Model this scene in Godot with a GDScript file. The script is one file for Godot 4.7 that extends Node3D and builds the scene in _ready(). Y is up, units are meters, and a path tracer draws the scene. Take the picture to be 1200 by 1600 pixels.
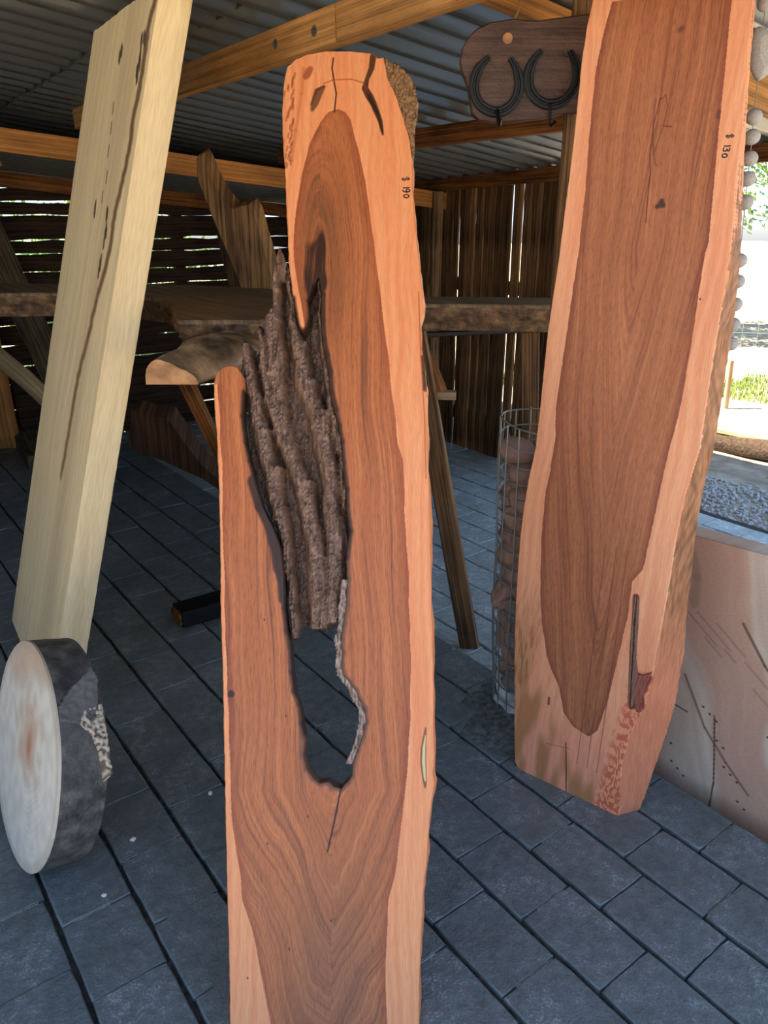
extends Node3D

const SLAB_ONE_OUTLINE := [-193, 0, -201, 160, -211, 323, -218, 451, -225, 583, -232, 719, -241, 858, -247, 1000, -254, 1132, -263, 1251, -271, 1327, -274, 1373, -269, 1401, -256, 1415, -237, 1420, -220, 1415, -214, 1406, -203, 1389, -204, 1355, -205, 1297, -196, 1236, -185, 1191, -172, 1144, -154, 1088, -124, 1029, -109, 986, -102, 928, -98, 858, -91, 809, -83, 774, -79, 719, -73, 678, -61, 651, -55, 610, -48, 577, -51, 543, -44, 517, -30, 497, -16, 487, 2, 489, 14, 480, 30, 476, 43, 489, 51, 501, 53, 524, 63, 554, 74, 583, 81, 613, 78, 640, 68, 656, 59, 678, 44, 697, 31, 712, 27, 733, 29, 760, 26, 788, 30, 823, 37, 865, 39, 921, 36, 971, 43, 1029, 35, 1088, 34, 1124, 26, 1188, 22, 1236, 15, 1274, 6, 1312, -5, 1350, -9, 1404, -17, 1443, -25, 1483, -28, 1530, -28, 1594, -34, 1642, -40, 1626, -49, 1615, -58, 1578, -54, 1546, -58, 1517, -68, 1501, -79, 1511, -87, 1546, -93, 1586, -99, 1626, -106, 1675, -109, 1740, -114, 1806, -118, 1890, -125, 1975, -130, 2061, -128, 2149, -120, 2196, -99, 2216, -71, 2230, -26, 2239, 33, 2239, 98, 2232, 105, 2219, 121, 2221, 130, 2166, 149, 2122, 168, 2061, 183, 2001, 191, 1941, 190, 1873, 195, 1790, 200, 1732, 205, 1675, 210, 1626, 214, 1586, 206, 1530, 209, 1467, 216, 1412, 220, 1373, 217, 1312, 220, 1221, 224, 1132, 224, 1029, 226, 928, 228, 816, 230, 705, 229, 597, 231, 543, 226, 504, 230, 484, 222, 445, 216, 387, 212, 329, 207, 297, 202, 234, 198, 160, 194, 87, 193, 0]
const SLAB_ONE_WANE := [130, 2223, 161, 2214, 184, 2196, 200, 2166, 206, 2122, 204, 2087, 196, 2044, 196, 2001, 192, 1941, 191, 1941, 183, 2001, 168, 2061, 149, 2122, 130, 2166, 121, 2221]
const SLAB_ONE_HEART_LEFT := [-111, 14, -130, 95, -144, 156, -155, 197, -174, 251, -185, 323, -200, 409, -209, 517, -217, 651, -227, 788, -236, 928, -243, 1073, -250, 1191, -258, 1297, -264, 1373]
const SLAB_ONE_HEART_RIGHT := [126, 14, 123, 95, 125, 176, 131, 251, 148, 323, 162, 422, 170, 505, 178, 617, 180, 755, 176, 897, 170, 1042, 163, 1191, 153, 1232, 140, 1358, 125, 1487, 110, 1621, 95, 1745, 74, 1885, 58, 1970, 37, 2049, 23, 2070, 6, 2078]
const SLAB_ONE_HEART_TOP := [-63, 1506, -69, 1546, -82, 1610, -91, 1675, -95, 1719, -92, 1801, -81, 1895, -62, 1980, -36, 2044, -18, 2070, 6, 2078]
const ROT_OUTLINE := [-130, 1720, -138, 1700, -146, 1672, -146, 1615, -147, 1570, -162, 1556, -173, 1527, -178, 1500, -187, 1471, -193, 1484, -204, 1489, -214, 1479, -224, 1464, -224, 1424, -215, 1393, -206, 1316, -198, 1239, -185, 1186, -172, 1146, -153, 1090, -123, 1023, -107, 958, -97, 886, -90, 809, -75, 788, -72, 809, -61, 823, -36, 811, -7, 810, 13, 823, 21, 844, 35, 858, 42, 929, 41, 1031, 36, 1119, 30, 1194, 23, 1254, 8, 1316, -5, 1377, -12, 1440, -23, 1503, -27, 1567, -27, 1615, -37, 1658, -53, 1632, -62, 1599, -77, 1583, -99, 1599, -109, 1656, -116, 1697, -124, 1714]
const ROT_STRAND_A := [-214, 1479, 14, -193, 1377, 21, -160, 1254, 25, -136, 1164, 23, -118, 1075, 19, -98, 958, 14, -85, 844, 13, -78, 774, 11]
const ROT_STRAND_B := [-130, 1710, 9, -138, 1632, 17, -146, 1535, 26, -137, 1424, 27, -123, 1316, 22, -98, 1224, 24, -64, 1134, 25, -43, 1031, 23, -27, 929, 26, -22, 830, 28]
const ROT_STRAND_C := [-105, 1632, 9, -95, 1551, 12, -81, 1471, 21, -62, 1377, 28, -31, 1300, 30, -6, 1194, 25, 1, 1075, 25, 8, 958, 29, 7, 844, 23]
const ROT_STRAND_D := [-34, 1648, 5, -30, 1567, 8, -21, 1471, 12, -2, 1346, 13, 19, 1239, 12, 30, 1104, 12]
const ROT_STRAND_E := [-176, 1511, 9, -168, 1440, 14, -148, 1346, 15, -116, 1254, 15]
const SLAB_ONE_MARKS := [-28, 1724, -44, 1658, 172, 1887, 172, 1840, -212, 672, 216, 546, 81, 2113, 121, 2018, -41, 2113, -5, 2219, -1, 2070, 29, 476, 2, 348, 2, 1343, -129, 1073, 222, 1397]
const SLAB_TWO_OUTLINE := [-204, 96, -224, 238, -241, 357, -254, 475, -264, 591, -271, 705, -272, 800, -268, 884, -260, 967, -262, 1072, -266, 1175, -269, 1275, -267, 1373, -265, 1468, -266, 1577, -266, 1667, -267, 1741, -270, 1827, -273, 1912, -271, 1994, -265, 2047, -262, 2086, 104, 2028, 106, 1992, 120, 1870, 133, 1744, 142, 1615, 151, 1548, 156, 1480, 160, 1341, 164, 1196, 171, 1045, 158, 931, 155, 816, 158, 733, 160, 630, 159, 504, 161, 451, 157, 356, 131, 249, 124, 166, 131, 79, 146, 32, 135, -12, 113, -15, 55, -17, 10, -19, -6, -4, -23, -24, -47, -34, -60, -26, -118, -20, -169, -15, -191, 15]
const SLAB_TWO_BACK_RIGHT := [89, 2049, 92, 2012, 105, 1887, 121, 1757, 141, 1623, 151, 1555, 162, 1486, 175, 1344, 180, 1196, 186, 1042, 179, 927, 183, 812, 190, 728, 197, 625, 211, 504, 211, 449, 214, 356, 205, 256, 195, 162, 183, 61, 177, 16, 158, -40]
const SLAB_TWO_HEART_LEFT := [21, 197, -29, 207, -61, 236, -89, 309, -116, 347, -138, 385, -170, 489, -186, 568, -205, 726, -211, 858, -207, 900, -205, 1012, -215, 1079, -214, 1214, -213, 1360, -212, 1470, -213, 1519, -218, 1648, -226, 1743, -229, 1835, -232, 1896, -227, 1955, -214, 2039, -213, 2078]
const SLAB_TWO_HEART_RIGHT := [21, 197, 43, 227, 57, 333, 65, 483, 70, 582, 66, 674, 87, 712, 89, 728, 94, 884, 98, 1012, 107, 1112, 108, 1184, 105, 1332, 100, 1479, 104, 1511, 84, 1725, 73, 1865, 63, 1972, 62, 1999, 59, 2035]
const SLAB_TWO_MARKS := [110, 1728, 116, 1684, -20, 1590, -41, 1955, 76, 1770, -71, 1804, -65, 1702, -46, 1554, 80, 636, 105, 485, 128, 309, 159, 413, 147, 323, 108, 1384, -42, 149, -18, -4, 25, 1147, -112, 263]
const PALE_CRACK := [20, 2149, 54, 2073, 53, 1989, 47, 1903, 68, 1836, 61, 1756, 80, 1658, 110, 1575, 105, 1472, 119, 1414, 163, 1333, 208, 1180, 255, 1060, 264, 937, 282, 723]
const PALE_CRACK_SIDE := [310, 1866, 298, 1808, 288, 1740, 265, 1662, 281, 1604]
const PALE_KNOTS := [92, 1977, 98, 1935, 322, 2021, 193, 1546, 180, 1498, 186, 1410, 86, 2019, 354, 1564]
const PALE_EDGE_SPOTS := [72, 1504, 83, 1479, 79, 1769, 81, 1030, 78, 907, 93, 741, 70, 1550]
const SIGN_OUTLINE := [-158, 14, -154, 43, -139, 67, -119, 85, -87, 99, -31, 107, 34, 103, 78, 109, 129, 114, 185, 120, 207, -98, 157, -104, 116, -107, 83, -115, 33, -121, -17, -125, -67, -127, -105, -122, -122, -107, -128, -80, -136, -44, -152, -10]
const SHOE_ONE := [-85, 21, -104, 4, -117, -19, -121, -48, -112, -76, -91, -95, -60, -104, -31, -95, -10, -71, -4, -39, -13, -7, -31, 19]
const SHOE_TWO := [48, 36, 30, 16, 19, -12, 21, -44, 36, -68, 60, -83, 87, -86, 116, -76, 137, -51, 144, -19, 135, 11, 120, 36]
const LEAN_OUTLINE := [-161, 654, -139, 683, -123, 654, -91, 571, -48, 490, 3, 426, 97, 450, 120, 398, 143, 296, 168, 195, 201, 66, 236, -66, 276, -340, 135, -340, 58, -60, 0, 105, -36, 211, -78, 321, -110, 414, -136, 490, -160, 556]
const LEAN_SMALL_OUTLINE := [-20, 282, 9, 260, 42, 184, 71, 101, 122, -34, 160, -279, 81, -279, 40, -34, 12, 68]
const DARK_SLAB_OUTLINE := [-223, 241, -140, 212, -62, 206, -30, 146, 20, 61, 73, -15, 155, -100, 310, -253, 364, -385, 301, -402, 151, -151, 109, -116, 52, -78, -19, -47, -103, 0, -175, 25, -259, 61]
const HEART_OUTLINE := [4, -58, -7, -47, -18, -31, -24, -13, -28, 13, -29, 36, -24, 52, -13, 58, -1, 56, 8, 49, 13, 54, 23, 59, 36, 54, 46, 38, 53, 13, 50, -13, 37, -34, 21, -47]

const ONE_LO := Vector2(-0.31, -0.03)
const ONE_HI := Vector2(0.26, 2.25)
const TWO_LO := Vector2(-0.33, -0.03)
const TWO_HI := Vector2(0.26, 2.07)
const PALE_LO := Vector2(-0.03, -0.03)
const PALE_HI := Vector2(0.77, 2.2)


func _ready() -> void:
	# ---- camera, sky, sun, exposure
	cam = Camera3D.new()
	cam.name = "camera"
	cam.fov = 67.38
	cam.near = 0.05
	cam.far = 200.0
	cam.position = Vector3(0, 1.55, 0)
	cam.rotation_degrees = Vector3(-20.98, -36.75, 0)
	add_child(cam)
	cam.current = true
	var sky_mat := ProceduralSkyMaterial.new()
	sky_mat.sky_top_color = Color(0.50, 0.62, 0.79)
	sky_mat.sky_horizon_color = Color(0.80, 0.88, 0.97)
	sky_mat.sky_curve = 0.22
	sky_mat.ground_bottom_color = Color(0.42, 0.40, 0.36)
	sky_mat.ground_horizon_color = Color(0.72, 0.74, 0.74)
	sky_mat.sun_angle_max = 12.0
	var sky := Sky.new()
	sky.sky_material = sky_mat
	var env := Environment.new()
	env.background_mode = Environment.BG_SKY
	env.sky = sky
	env.background_energy_multiplier = 2.0
	env.tonemap_mode = Environment.TONE_MAPPER_LINEAR
	env.tonemap_exposure = 1.25
	env.sdfgi_enabled = true
	env.ssao_enabled = true
	env.ssil_enabled = true
	var we := WorldEnvironment.new()
	we.name = "world_environment"
	we.environment = env
	add_child(we)
	var sun := DirectionalLight3D.new()
	sun.name = "sun"
	sun.light_energy = 9.0
	sun.light_color = Color(1.0, 0.95, 0.86)
	sun.light_angular_distance = 0.6
	sun.shadow_enabled = true
	add_child(sun)
	sun.look_at_from_position(Vector3(-5, 8, -3.5), Vector3.ZERO, Vector3.UP)

	set_up_noise()
	set_up_materials()
	# ---- the large structure
	build_ground()
	build_floor()
	build_walls()
	build_roof()
	# ---- the things, large ones first
	build_slab_one()
	build_slab_two()
	build_pale_slab()
	build_wide_board()
	build_disc()
	build_table()
	build_back_things()
	build_gabion()
	build_sign()
	build_bead_string()
	build_outside()
	build_litter()


func roof_y(x: float, z: float) -> float:
	return 2.258 - 0.12 * x + 0.03 * (z + 4.5)


func in_frame(p: Vector3, margin := 0.06) -> bool:
	var q := cam.transform.affine_inverse() * p
	if q.z > -0.1:
		return false
	var t := tan(deg_to_rad(cam.fov) / 2.0)
	return absf(q.x / -q.z) < t * 0.75 * (1.0 + margin) + 0.02 and absf(q.y / -q.z) < t * (1.0 + margin) + 0.02


# ------------------------------------------------------------------ setting
func build_ground() -> void:
	var s := Shape.new()
	var ring := func(y: float) -> PackedVector3Array: return PackedVector3Array([Vector3(-40, y, -40), Vector3(60, y, -40), Vector3(60, y, 40), Vector3(-40, y, 40)])
	loft(s, [ring.call(-0.3), ring.call(-0.135)], true)
	tag(mesh_node("ground", s.mesh(), mats.earth, self), "pale trodden earth outside the shed", "ground", "", "structure")


func paver_mesh(seed_: int, w: float, l: float) -> ArrayMesh:
	# a cast block with worn, slightly rounded upper edges: X across the row, Z along it, top at y = 0
	var r := RandomNumberGenerator.new()
	r.seed = 300 + seed_
	var levels := [[0.0, -0.05], [0.0, -0.004], [0.0015, -0.0012], [0.0045, 0.0]]
	var rings := []
	var pts := []
	var hx := w / 2
	var hz := l / 2
	for e in 4:
		var a: Vector2 = [Vector2(-hx, -hz), Vector2(hx, -hz), Vector2(hx, hz), Vector2(-hx, hz)][e]
		var b: Vector2 = [Vector2(hx, -hz), Vector2(hx, hz), Vector2(-hx, hz), Vector2(-hx, -hz)][e]
		for k in 5:
			var q := a.lerp(b, (k + 0.0) / 5.0)
			if k == 0:
				q *= 0.985
			q += Vector2(r.randf_range(-1, 1), r.randf_range(-1, 1)) * 0.0012
			pts.append(q)
	for lv in levels:
		var ring := PackedVector3Array()
		for q in pts:
			var d: Vector2 = q
			var inn: Vector2 = d - Vector2(signf(d.x) * minf(absf(d.x), lv[0]), signf(d.y) * minf(absf(d.y), lv[0] * 0.4))
			ring.append(Vector3(inn.x, lv[1] + r.randf_range(-0.0006, 0.0006), inn.y))
		rings.append(ring)
	var s := Shape.new()
	loft(s, rings, false)
	return s.mesh()


func build_floor() -> void:
	var slab := Shape.new()
	loft(slab, [PackedVector3Array([Vector3(-2.0, -0.3, -6.6), Vector3(1.765, -0.3, -6.6), Vector3(1.765, -0.3, 1.4), Vector3(-2.0, -0.3, 1.4)]), PackedVector3Array([Vector3(-2.0, -0.012, -6.6), Vector3(1.765, -0.012, -6.6), Vector3(1.765, -0.012, 1.4), Vector3(-2.0, -0.012, 1.4)])], true)
	var fl := base("floor")
	tag(fl, "dark blue grey paved shed floor laid in staggered rows", "floor", "", "structure")
	mesh_node("paving_bed", slab.mesh(), mats.bed, fl)
	var low := Shape.new()
	loft(low, [PackedVector3Array([Vector3(1.765, -0.3, -6.6), Vector3(4.17, -0.3, -6.6), Vector3(4.17, -0.3, 1.4), Vector3(1.765, -0.3, 1.4)]), PackedVector3Array([Vector3(1.765, -0.115, -6.6), Vector3(4.17, -0.115, -6.6), Vector3(4.17, -0.115, 1.4), Vector3(1.765, -0.115, 1.4)])], true)
	var fl2 := base("floor")
	tag(fl2, "lower strip of blue grey paving beyond the step edge", "floor", "", "structure")
	mesh_node("paving_bed", low.mesh(), mats.bed, fl2)
	var shapes := []
	for i in 6:
		shapes.append(paver_mesh(i, 0.166, 0.2258))
	var r := RandomNumberGenerator.new()
	r.seed = 41
	var phase := {6: -1.253, 5: -0.888, 7: -0.634, 8: -0.757, 0: -1.515, 1: -1.395, -1: -1.395, 4: -0.776, 2: -1.51, 3: -1.40}
	var far_main := []
	var far_low := []
	var spots := []
	for k in range(-12, 23):
		var lower := k >= 9
		var x := 0.185 + 0.1762 * (k + 0.5) + (0.03 if lower else 0.0)
		if x > 4.1:
			break
		var p: float = phase.get(k, -1.4 + 0.114 * (posmod(k, 2)) + r.randf_range(-0.02, 0.02))
		var n0 := int(floor((-6.5 - p) / 0.228))
		var n1 := int(ceil((1.1 - p) / 0.228))
		for n in range(n0, n1):
			var at := Vector3(x + r.randf_range(-0.0015, 0.0015), (GROUND_LOW if lower else 0.0) + r.randf_range(-0.0018, 0.0018), p + 0.228 * (n + 0.5))
			var b := Basis.from_euler(Vector3(r.randf_range(-0.007, 0.007), r.randf_range(-0.006, 0.006), r.randf_range(-0.008, 0.008)))
			var flip := Basis(Vector3.UP, PI) if r.randf() < 0.5 else Basis()
			spots.append([cam.position.distance_to(at), at, b * flip, lower, r.randi() % 6, in_frame(at, 0.12)])
	spots.sort_custom(func(a, c): return a[0] < c[0])
	var count := [0, 0]
	for sp in spots:
		var which := 1 if sp[3] else 0
		var xf := Transform3D(sp[2], sp[1])
		if sp[5] and count[which] < 300:
			count[which] += 1
			mesh_node("paver", shapes[sp[4]], mats.paver_sky_lit if sp[3] else mats.paver, fl2 if sp[3] else fl, xf)
		elif sp[0] < 6.6:
			(far_low if sp[3] else far_main).append([xf, sp[4]])
	for side in 2:
		var list: Array = [far_main, far_low][side]
		if list.is_empty():
			continue
		var mm := MultiMesh.new()
		mm.transform_format = MultiMesh.TRANSFORM_3D
		mm.mesh = shapes[0]
		mm.instance_count = list.size()
		for i in list.size():
			mm.set_instance_transform(i, list[i][0])
		var mi := MultiMeshInstance3D.new()
		mi.multimesh = mm
		mi.material_override = mats.paver if side == 0 else mats.paver_sky_lit
		mi.set_meta("kind", "stuff")
		add_numbered(fl if side == 0 else fl2, mi, "outer_pavers")
	# pale mortar left in some of the cross joints
	var mort := Shape.new()
	for sp in spots:
		if sp[3] or sp[0] > 3.6 or not sp[5]:
			continue
		if r.randf() < 0.62:
			var c: Vector3 = sp[1]
			var z := c.z - 0.114
			var x0 := c.x - 0.078 + r.randf() * 0.05
			var x1 := c.x + 0.078 - r.randf() * 0.05
			var ring0 := PackedVector3Array()
			var rings := []
			for i in 6:
				var x := lerpf(x0, x1, i / 5.0)
				var hw := 0.0028 + r.randf() * 0.0022
				var top := -0.0022 + r.randf() * 0.002
				rings.append(PackedVector3Array([Vector3(x, -0.02, z - hw), Vector3(x, top, z - hw * 0.6), Vector3(x, top, z + hw * 0.6), Vector3(x, -0.02, z + hw)]))
			loft(mort, rings, false)
	var mo := mesh_node("joint_mortar", mort.mesh(), mats.mortar, fl)
	mo.set_meta("kind", "stuff")


func build_walls() -> void:
	# the back wall of rough horizontal slats, light between them
	var wl := base("wall_back")
	tag(wl, "back wall of rough dark horizontal slats with bright gaps", "wall", "", "structure")
	var r := RandomNumberGenerator.new()
	r.seed = 9
	var y := -0.1
	var k := 0
	var heights := [0.16, 0.13, 0.18, 0.12, 0.15, 0.14, 0.13, 0.1, 0.11, 0.12, 0.085, 0.16, 0.085, 0.08, 0.08, 0.12, 0.12]
	while y < 1.92:
		var h: float = heights[k % heights.size()]
		var top := y + h
		if y < 1.9:
			# the uppermost slats end under the sloping plate
			var x1 := minf(3.93, (1.957 - y - 0.10) / 0.086)
			if x1 > -1.2:
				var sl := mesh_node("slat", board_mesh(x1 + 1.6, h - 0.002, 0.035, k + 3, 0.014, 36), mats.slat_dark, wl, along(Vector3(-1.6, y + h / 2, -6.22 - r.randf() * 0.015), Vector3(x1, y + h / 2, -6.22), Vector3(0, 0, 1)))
				sl.name = sl.name
		y = top + 0.004 + r.randf() * 0.006
		k += 1
	for x in [-0.6, 2.6]:
		mesh_node("upright", board_mesh(1.75, 0.09, 0.06, 5, 0.004, 6), mats.slat_dark, wl, along(Vector3(x, -0.1, -6.28), Vector3(x, 1.6, -6.28), Vector3(0, 0, 1)))
	timber("wall_plate", wl, Vector3(-1.6, 1.957 + 0.086 * 1.6 - 0.048, -6.17), Vector3(3.9, 1.957 - 0.086 * 3.9 - 0.048, -6.17), 0.1, 0.06, Vector3(0, 0, 1), mats.pine_brown, 2, 0.004, 8)
	# the right wall of upright boards
	var wr := base("wall_right")
	tag(wr, "right wall of upright brown boards with thin light gaps", "wall", "", "structure")
	var edges := [-6.15, -6.02, -5.9, -5.77, -5.64, -5.5, -5.38, -5.25, -5.12, -5.0, -4.88, -4.76, -4.65, -4.539, -4.395, -4.332, -4.263, -4.162, -4.084, -3.976, -3.816, -3.728, -3.647, -3.563, -3.47, -3.39, -3.30]
	for i in edges.size() - 1:
		var z0: float = edges[i]
		var z1: float = edges[i + 1]
		var gap := 0.006 + 0.005 * fmod(i * 0.618, 1.0)
		if i in [14, 19, 20]:
			gap = 0.017
		if i in [15, 24]:
			gap = 0.013
		var depth := 3.9 + 0.012 * fmod(i * 0.377, 1.0)
		var top := 1.79 + 0.03 * (z0 + 4.5)
		mesh_node("board", board_mesh(top + 0.1, z1 - z0 - gap, 0.022, i + 40, 0.0045, 14), [mats.board_brown, mats.board_tan, mats.board_dark][(i * 5 + i / 3) % 3], wr, along(Vector3(depth, -0.1, (z0 + z1) / 2), Vector3(depth, top, (z0 + z1) / 2), Vector3(-1, 0, 0)))
	for h in [0.15, 1.1]:
		timber("rail", wr, Vector3(3.94, h, -6.2), Vector3(3.94, h, -3.3), 0.09, 0.04, Vector3(-1, 0, 0), mats.board_brown, 4, 0.003, 6)
	# a dark wall on the far left, out of the picture
	var wf := base("wall_left")
	tag(wf, "left wall of dark upright boards closing the shed", "wall", "", "structure")
	for i in 25:
		var z := -6.2 + i * 0.165
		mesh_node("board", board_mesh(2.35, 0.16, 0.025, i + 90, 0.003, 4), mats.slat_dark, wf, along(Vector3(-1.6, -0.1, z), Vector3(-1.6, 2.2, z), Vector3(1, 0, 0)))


func roof_sheet(x0: float, x1: float, z0: float, z1: float, lift: float, height: Callable) -> ArrayMesh:
	var rings := []
	var n := int(round((z1 - z0) / 0.15 * 14.0))
	for i in 7:
		var x := lerpf(x0, x1, i / 6.0)
		var ring := PackedVector3Array()
		for j in n + 1:
			var z := lerpf(z0, z1, float(j) / n)
			ring.append(Vector3(x, height.call(x, z) + lift + 0.017 * clampf(1.7 * cos(TAU * z / 0.15), -1.0, 1.0), z))
		for j in n + 1:
			var z := lerpf(z1, z0, float(j) / n)
			ring.append(Vector3(x, height.call(x, z) + lift + 0.003 + 0.017 * clampf(1.7 * cos(TAU * z / 0.15), -1.0, 1.0), z))
		rings.append(ring)
	var s := Shape.new()
	loft(s, rings, false)
	return s.mesh()


func build_roof() -> void:
	var c := base("ceiling")
	tag(c, "underside of the corrugated iron roof on timber beams", "roof", "", "structure")
	var hy := func(x: float, z: float) -> float: return roof_y(x, z) + 0.02
	for i in 11:
		var z0 := -6.9 + 0.6 * i
		mesh_node("roof_sheet", roof_sheet(-1.7, 1.34, z0, z0 + 0.66, 0.009 + 0.004 * (i % 2), hy), mats.zinc, c)
		mesh_node("roof_sheet", roof_sheet(1.16, 4.2, z0, z0 + 0.66, 0.004 * (i % 2), hy), mats.zinc, c)
	var lo := func(x: float, _z: float) -> float: return 1.957 - 0.086 * x + 0.02
	for i in 4:
		var z0 := -6.94 + 0.6 * i
		mesh_node("roof_sheet", roof_sheet(-1.7, 3.84, z0, z0 + 0.6, 0.0, lo), mats.zinc, c)
	# the boarded step between the two roofs
	for i in 2:
		timber("fascia_board", c, Vector3(-1.7, 2.09 + 0.102 * 1.7 + 0.15 * i - 0.02, -6.6), Vector3(4.1, 2.09 - 0.102 * 4.1 + 0.15 * i - 0.02, -6.6), 0.155, 0.022, Vector3(0, 0, 1), mats.slat_dark, 61 + i, 0.003, 8)

	# beams: each one lifts away on its own
	var b1 := base("roof_beam", Vector3(1.4, 2.0, -4.62))
	tag(b1, "long pine beam with bolts running over the tallest slabs", "beam")
	var st := Transform3D(Basis(), -b1.position)
	var a := Vector3(1.425, 2.035, -4.62)
	var m := Vector3(1.425, 2.065, -2.105)
	var e := Vector3(1.425, 2.085, -0.45)
	mesh_node("timber", board_mesh((m - a).length(), 0.098, 0.05, 1, 0.002, 10), mats.pine, b1, st * along(a, m, Vector3(-1, 0, 0)))
	mesh_node("timber", board_mesh((e - m).length() - 0.004, 0.1, 0.05, 2, 0.002, 8), mats.pine, b1, st * along(m + Vector3(0, 0, 0.004), e, Vector3(-1, 0, 0)))
	for q in [Vector3(1.4, 2.062, -2.218), Vector3(1.4, 2.063, -2.45)]:
		var s := Shape.new()
		tube(s, [Vector3(-0.006, 0, 0), Vector3(0.01, 0, 0)], 0.009, 6)
		tube(s, [Vector3(-0.001, 0, 0), Vector3(0.001, 0, 0)], 0.015, 12)
		mesh_node("bolt", s.mesh(), mats.bolt, b1, st * Transform3D(Basis(), q))
	var b2 := timber("roof_beam", self, Vector3(2.64, 1.905, -4.6), Vector3(2.64, 1.92, -1.75), 0.085, 0.05, Vector3(-1, 0, 0), mats.pine_brown, 3, 0.002, 10)
	tag(b2, "brown roof beam passing behind the horseshoe board", "beam")
	var b3 := timber("roof_beam", self, Vector3(3.86, 1.72, -6.1), Vector3(3.86, 1.885, -0.6), 0.085, 0.05, Vector3(-1, 0, 0), mats.pine_brown, 4, 0.002, 14)
	tag(b3, "dark eave beam resting along the top of the upright boards", "beam")
	var raf := timber("rafter", self, Vector3(-1.6, 2.0 + 0.086 * 1.6 - 0.005, -4.5), Vector3(3.9, 2.0 - 0.086 * 3.9 - 0.005, -4.5), 0.11, 0.05, Vector3(0, 0, 1), mats.pine_orange, 5, 0.002, 12)
	tag(raf, "orange pine rafter crossing behind the leaning slabs on the left", "rafter")
	var raf2 := timber("rafter", self, Vector3(2.2, 1.945, -1.45), Vector3(4.0, 1.72, -1.45), 0.088, 0.045, Vector3(0, 0, 1), mats.pine, 6, 0.002, 8)
	tag(raf2, "light rafter beside the stone heart under the bright roof edge", "rafter")
	var raf3 := timber("rafter", self, Vector3(1.46, roof_y(1.46, -1.75) - 0.032, -1.75), Vector3(2.6, roof_y(2.6, -1.75) - 0.032, -1.75), 0.058, 0.045, Vector3(0, 0, 1), mats.pine_orange, 7, 0.001, 8)
	tag(raf3, "short orange timber under the roof just above the horseshoe board", "rafter")
	var brace := timber("brace", self, Vector3(-0.2, 1.52, -4.56), Vector3(0.98, 1.84, -4.56), 0.1, 0.05, Vector3(0, 0, 1), mats.pine_brown, 8, 0.002, 4)
	tag(brace, "dark timber brace under the orange rafter at far left", "brace")
	# posts
	var p1 := mesh_node("roof_post", pole_mesh(2.0, 0.062, 0.05, 3, 0.006, 12), mats.post_grey, self, along(Vector3(1.02, 0, -4.25), Vector3(1.46, 1.98, -4.44), Vector3(0, 0, 1)))
	tag(p1, "round barked post under the beam end beside the pale slab", "post")
	var p2 := mesh_node("roof_post", pole_mesh(2.2, 0.056, 0.05, 4, 0.005, 14), mats.post_grey, self, along(Vector3(1.775, -0.1, -1.475), Vector3(1.83, 2.09, -1.55), Vector3(0, 0, 1)))
	tag(p2, "weathered round post rising from the stone gabion behind the horseshoe board", "post")
	var p3 := mesh_node("roof_post", pole_mesh(1.82, 0.045, 0.04, 5, 0.004, 12), mats.post_grey, self, along(Vector3(3.80, -0.1, -4.46), Vector3(3.80, 1.72, -4.46), Vector3(0, 0, 1)))
	tag(p3, "thin round post against the upright boards in the far corner", "post")


# ------------------------------------------------------------------ slabs
func rot_height(q: Vector2, strands: Array) -> float:
	var best := -0.066
	for st in strands:
		for i in st.size() - 1:
			var a: Vector3 = st[i]
			var b: Vector3 = st[i + 1]
			var t := clampf((a.y - q.y) / maxf(1e-5, a.y - b.y), 0.0, 1.0)
			if q.y > a.y + 0.02 or q.y < b.y - 0.02:
				continue
			var cx := lerpf(a.x, b.x, t) + noise_b.get_noise_2d(q.y * 160.0, a.z * 9000.0) * 0.005
			var w := lerpf(a.z, b.z, t)
			var d := absf(q.x - cx) / w
			if d < 1.08:
				best = maxf(best, -0.002 - 0.064 * pow(d / 1.08, 3.0) - 0.012 * fmod(a.z * 700.0, 1.0))
	var ridge := 1.0 - absf(noise_a.get_noise_2d(q.x * 2000.0, q.y * 130.0)) * 2.2
	var fine := 1.0 - absf(noise_b.get_noise_2d(q.x * 7000.0, q.y * 260.0 + 40.0)) * 2.0
	var pits := noise_b.get_noise_2d(q.x * 2600.0 + 90.0, q.y * 420.0)
	ridge = signf(ridge) * ridge * ridge
	return best + ridge * 0.011 + fine * 0.002 + pits * 0.0015 - 0.005


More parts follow.
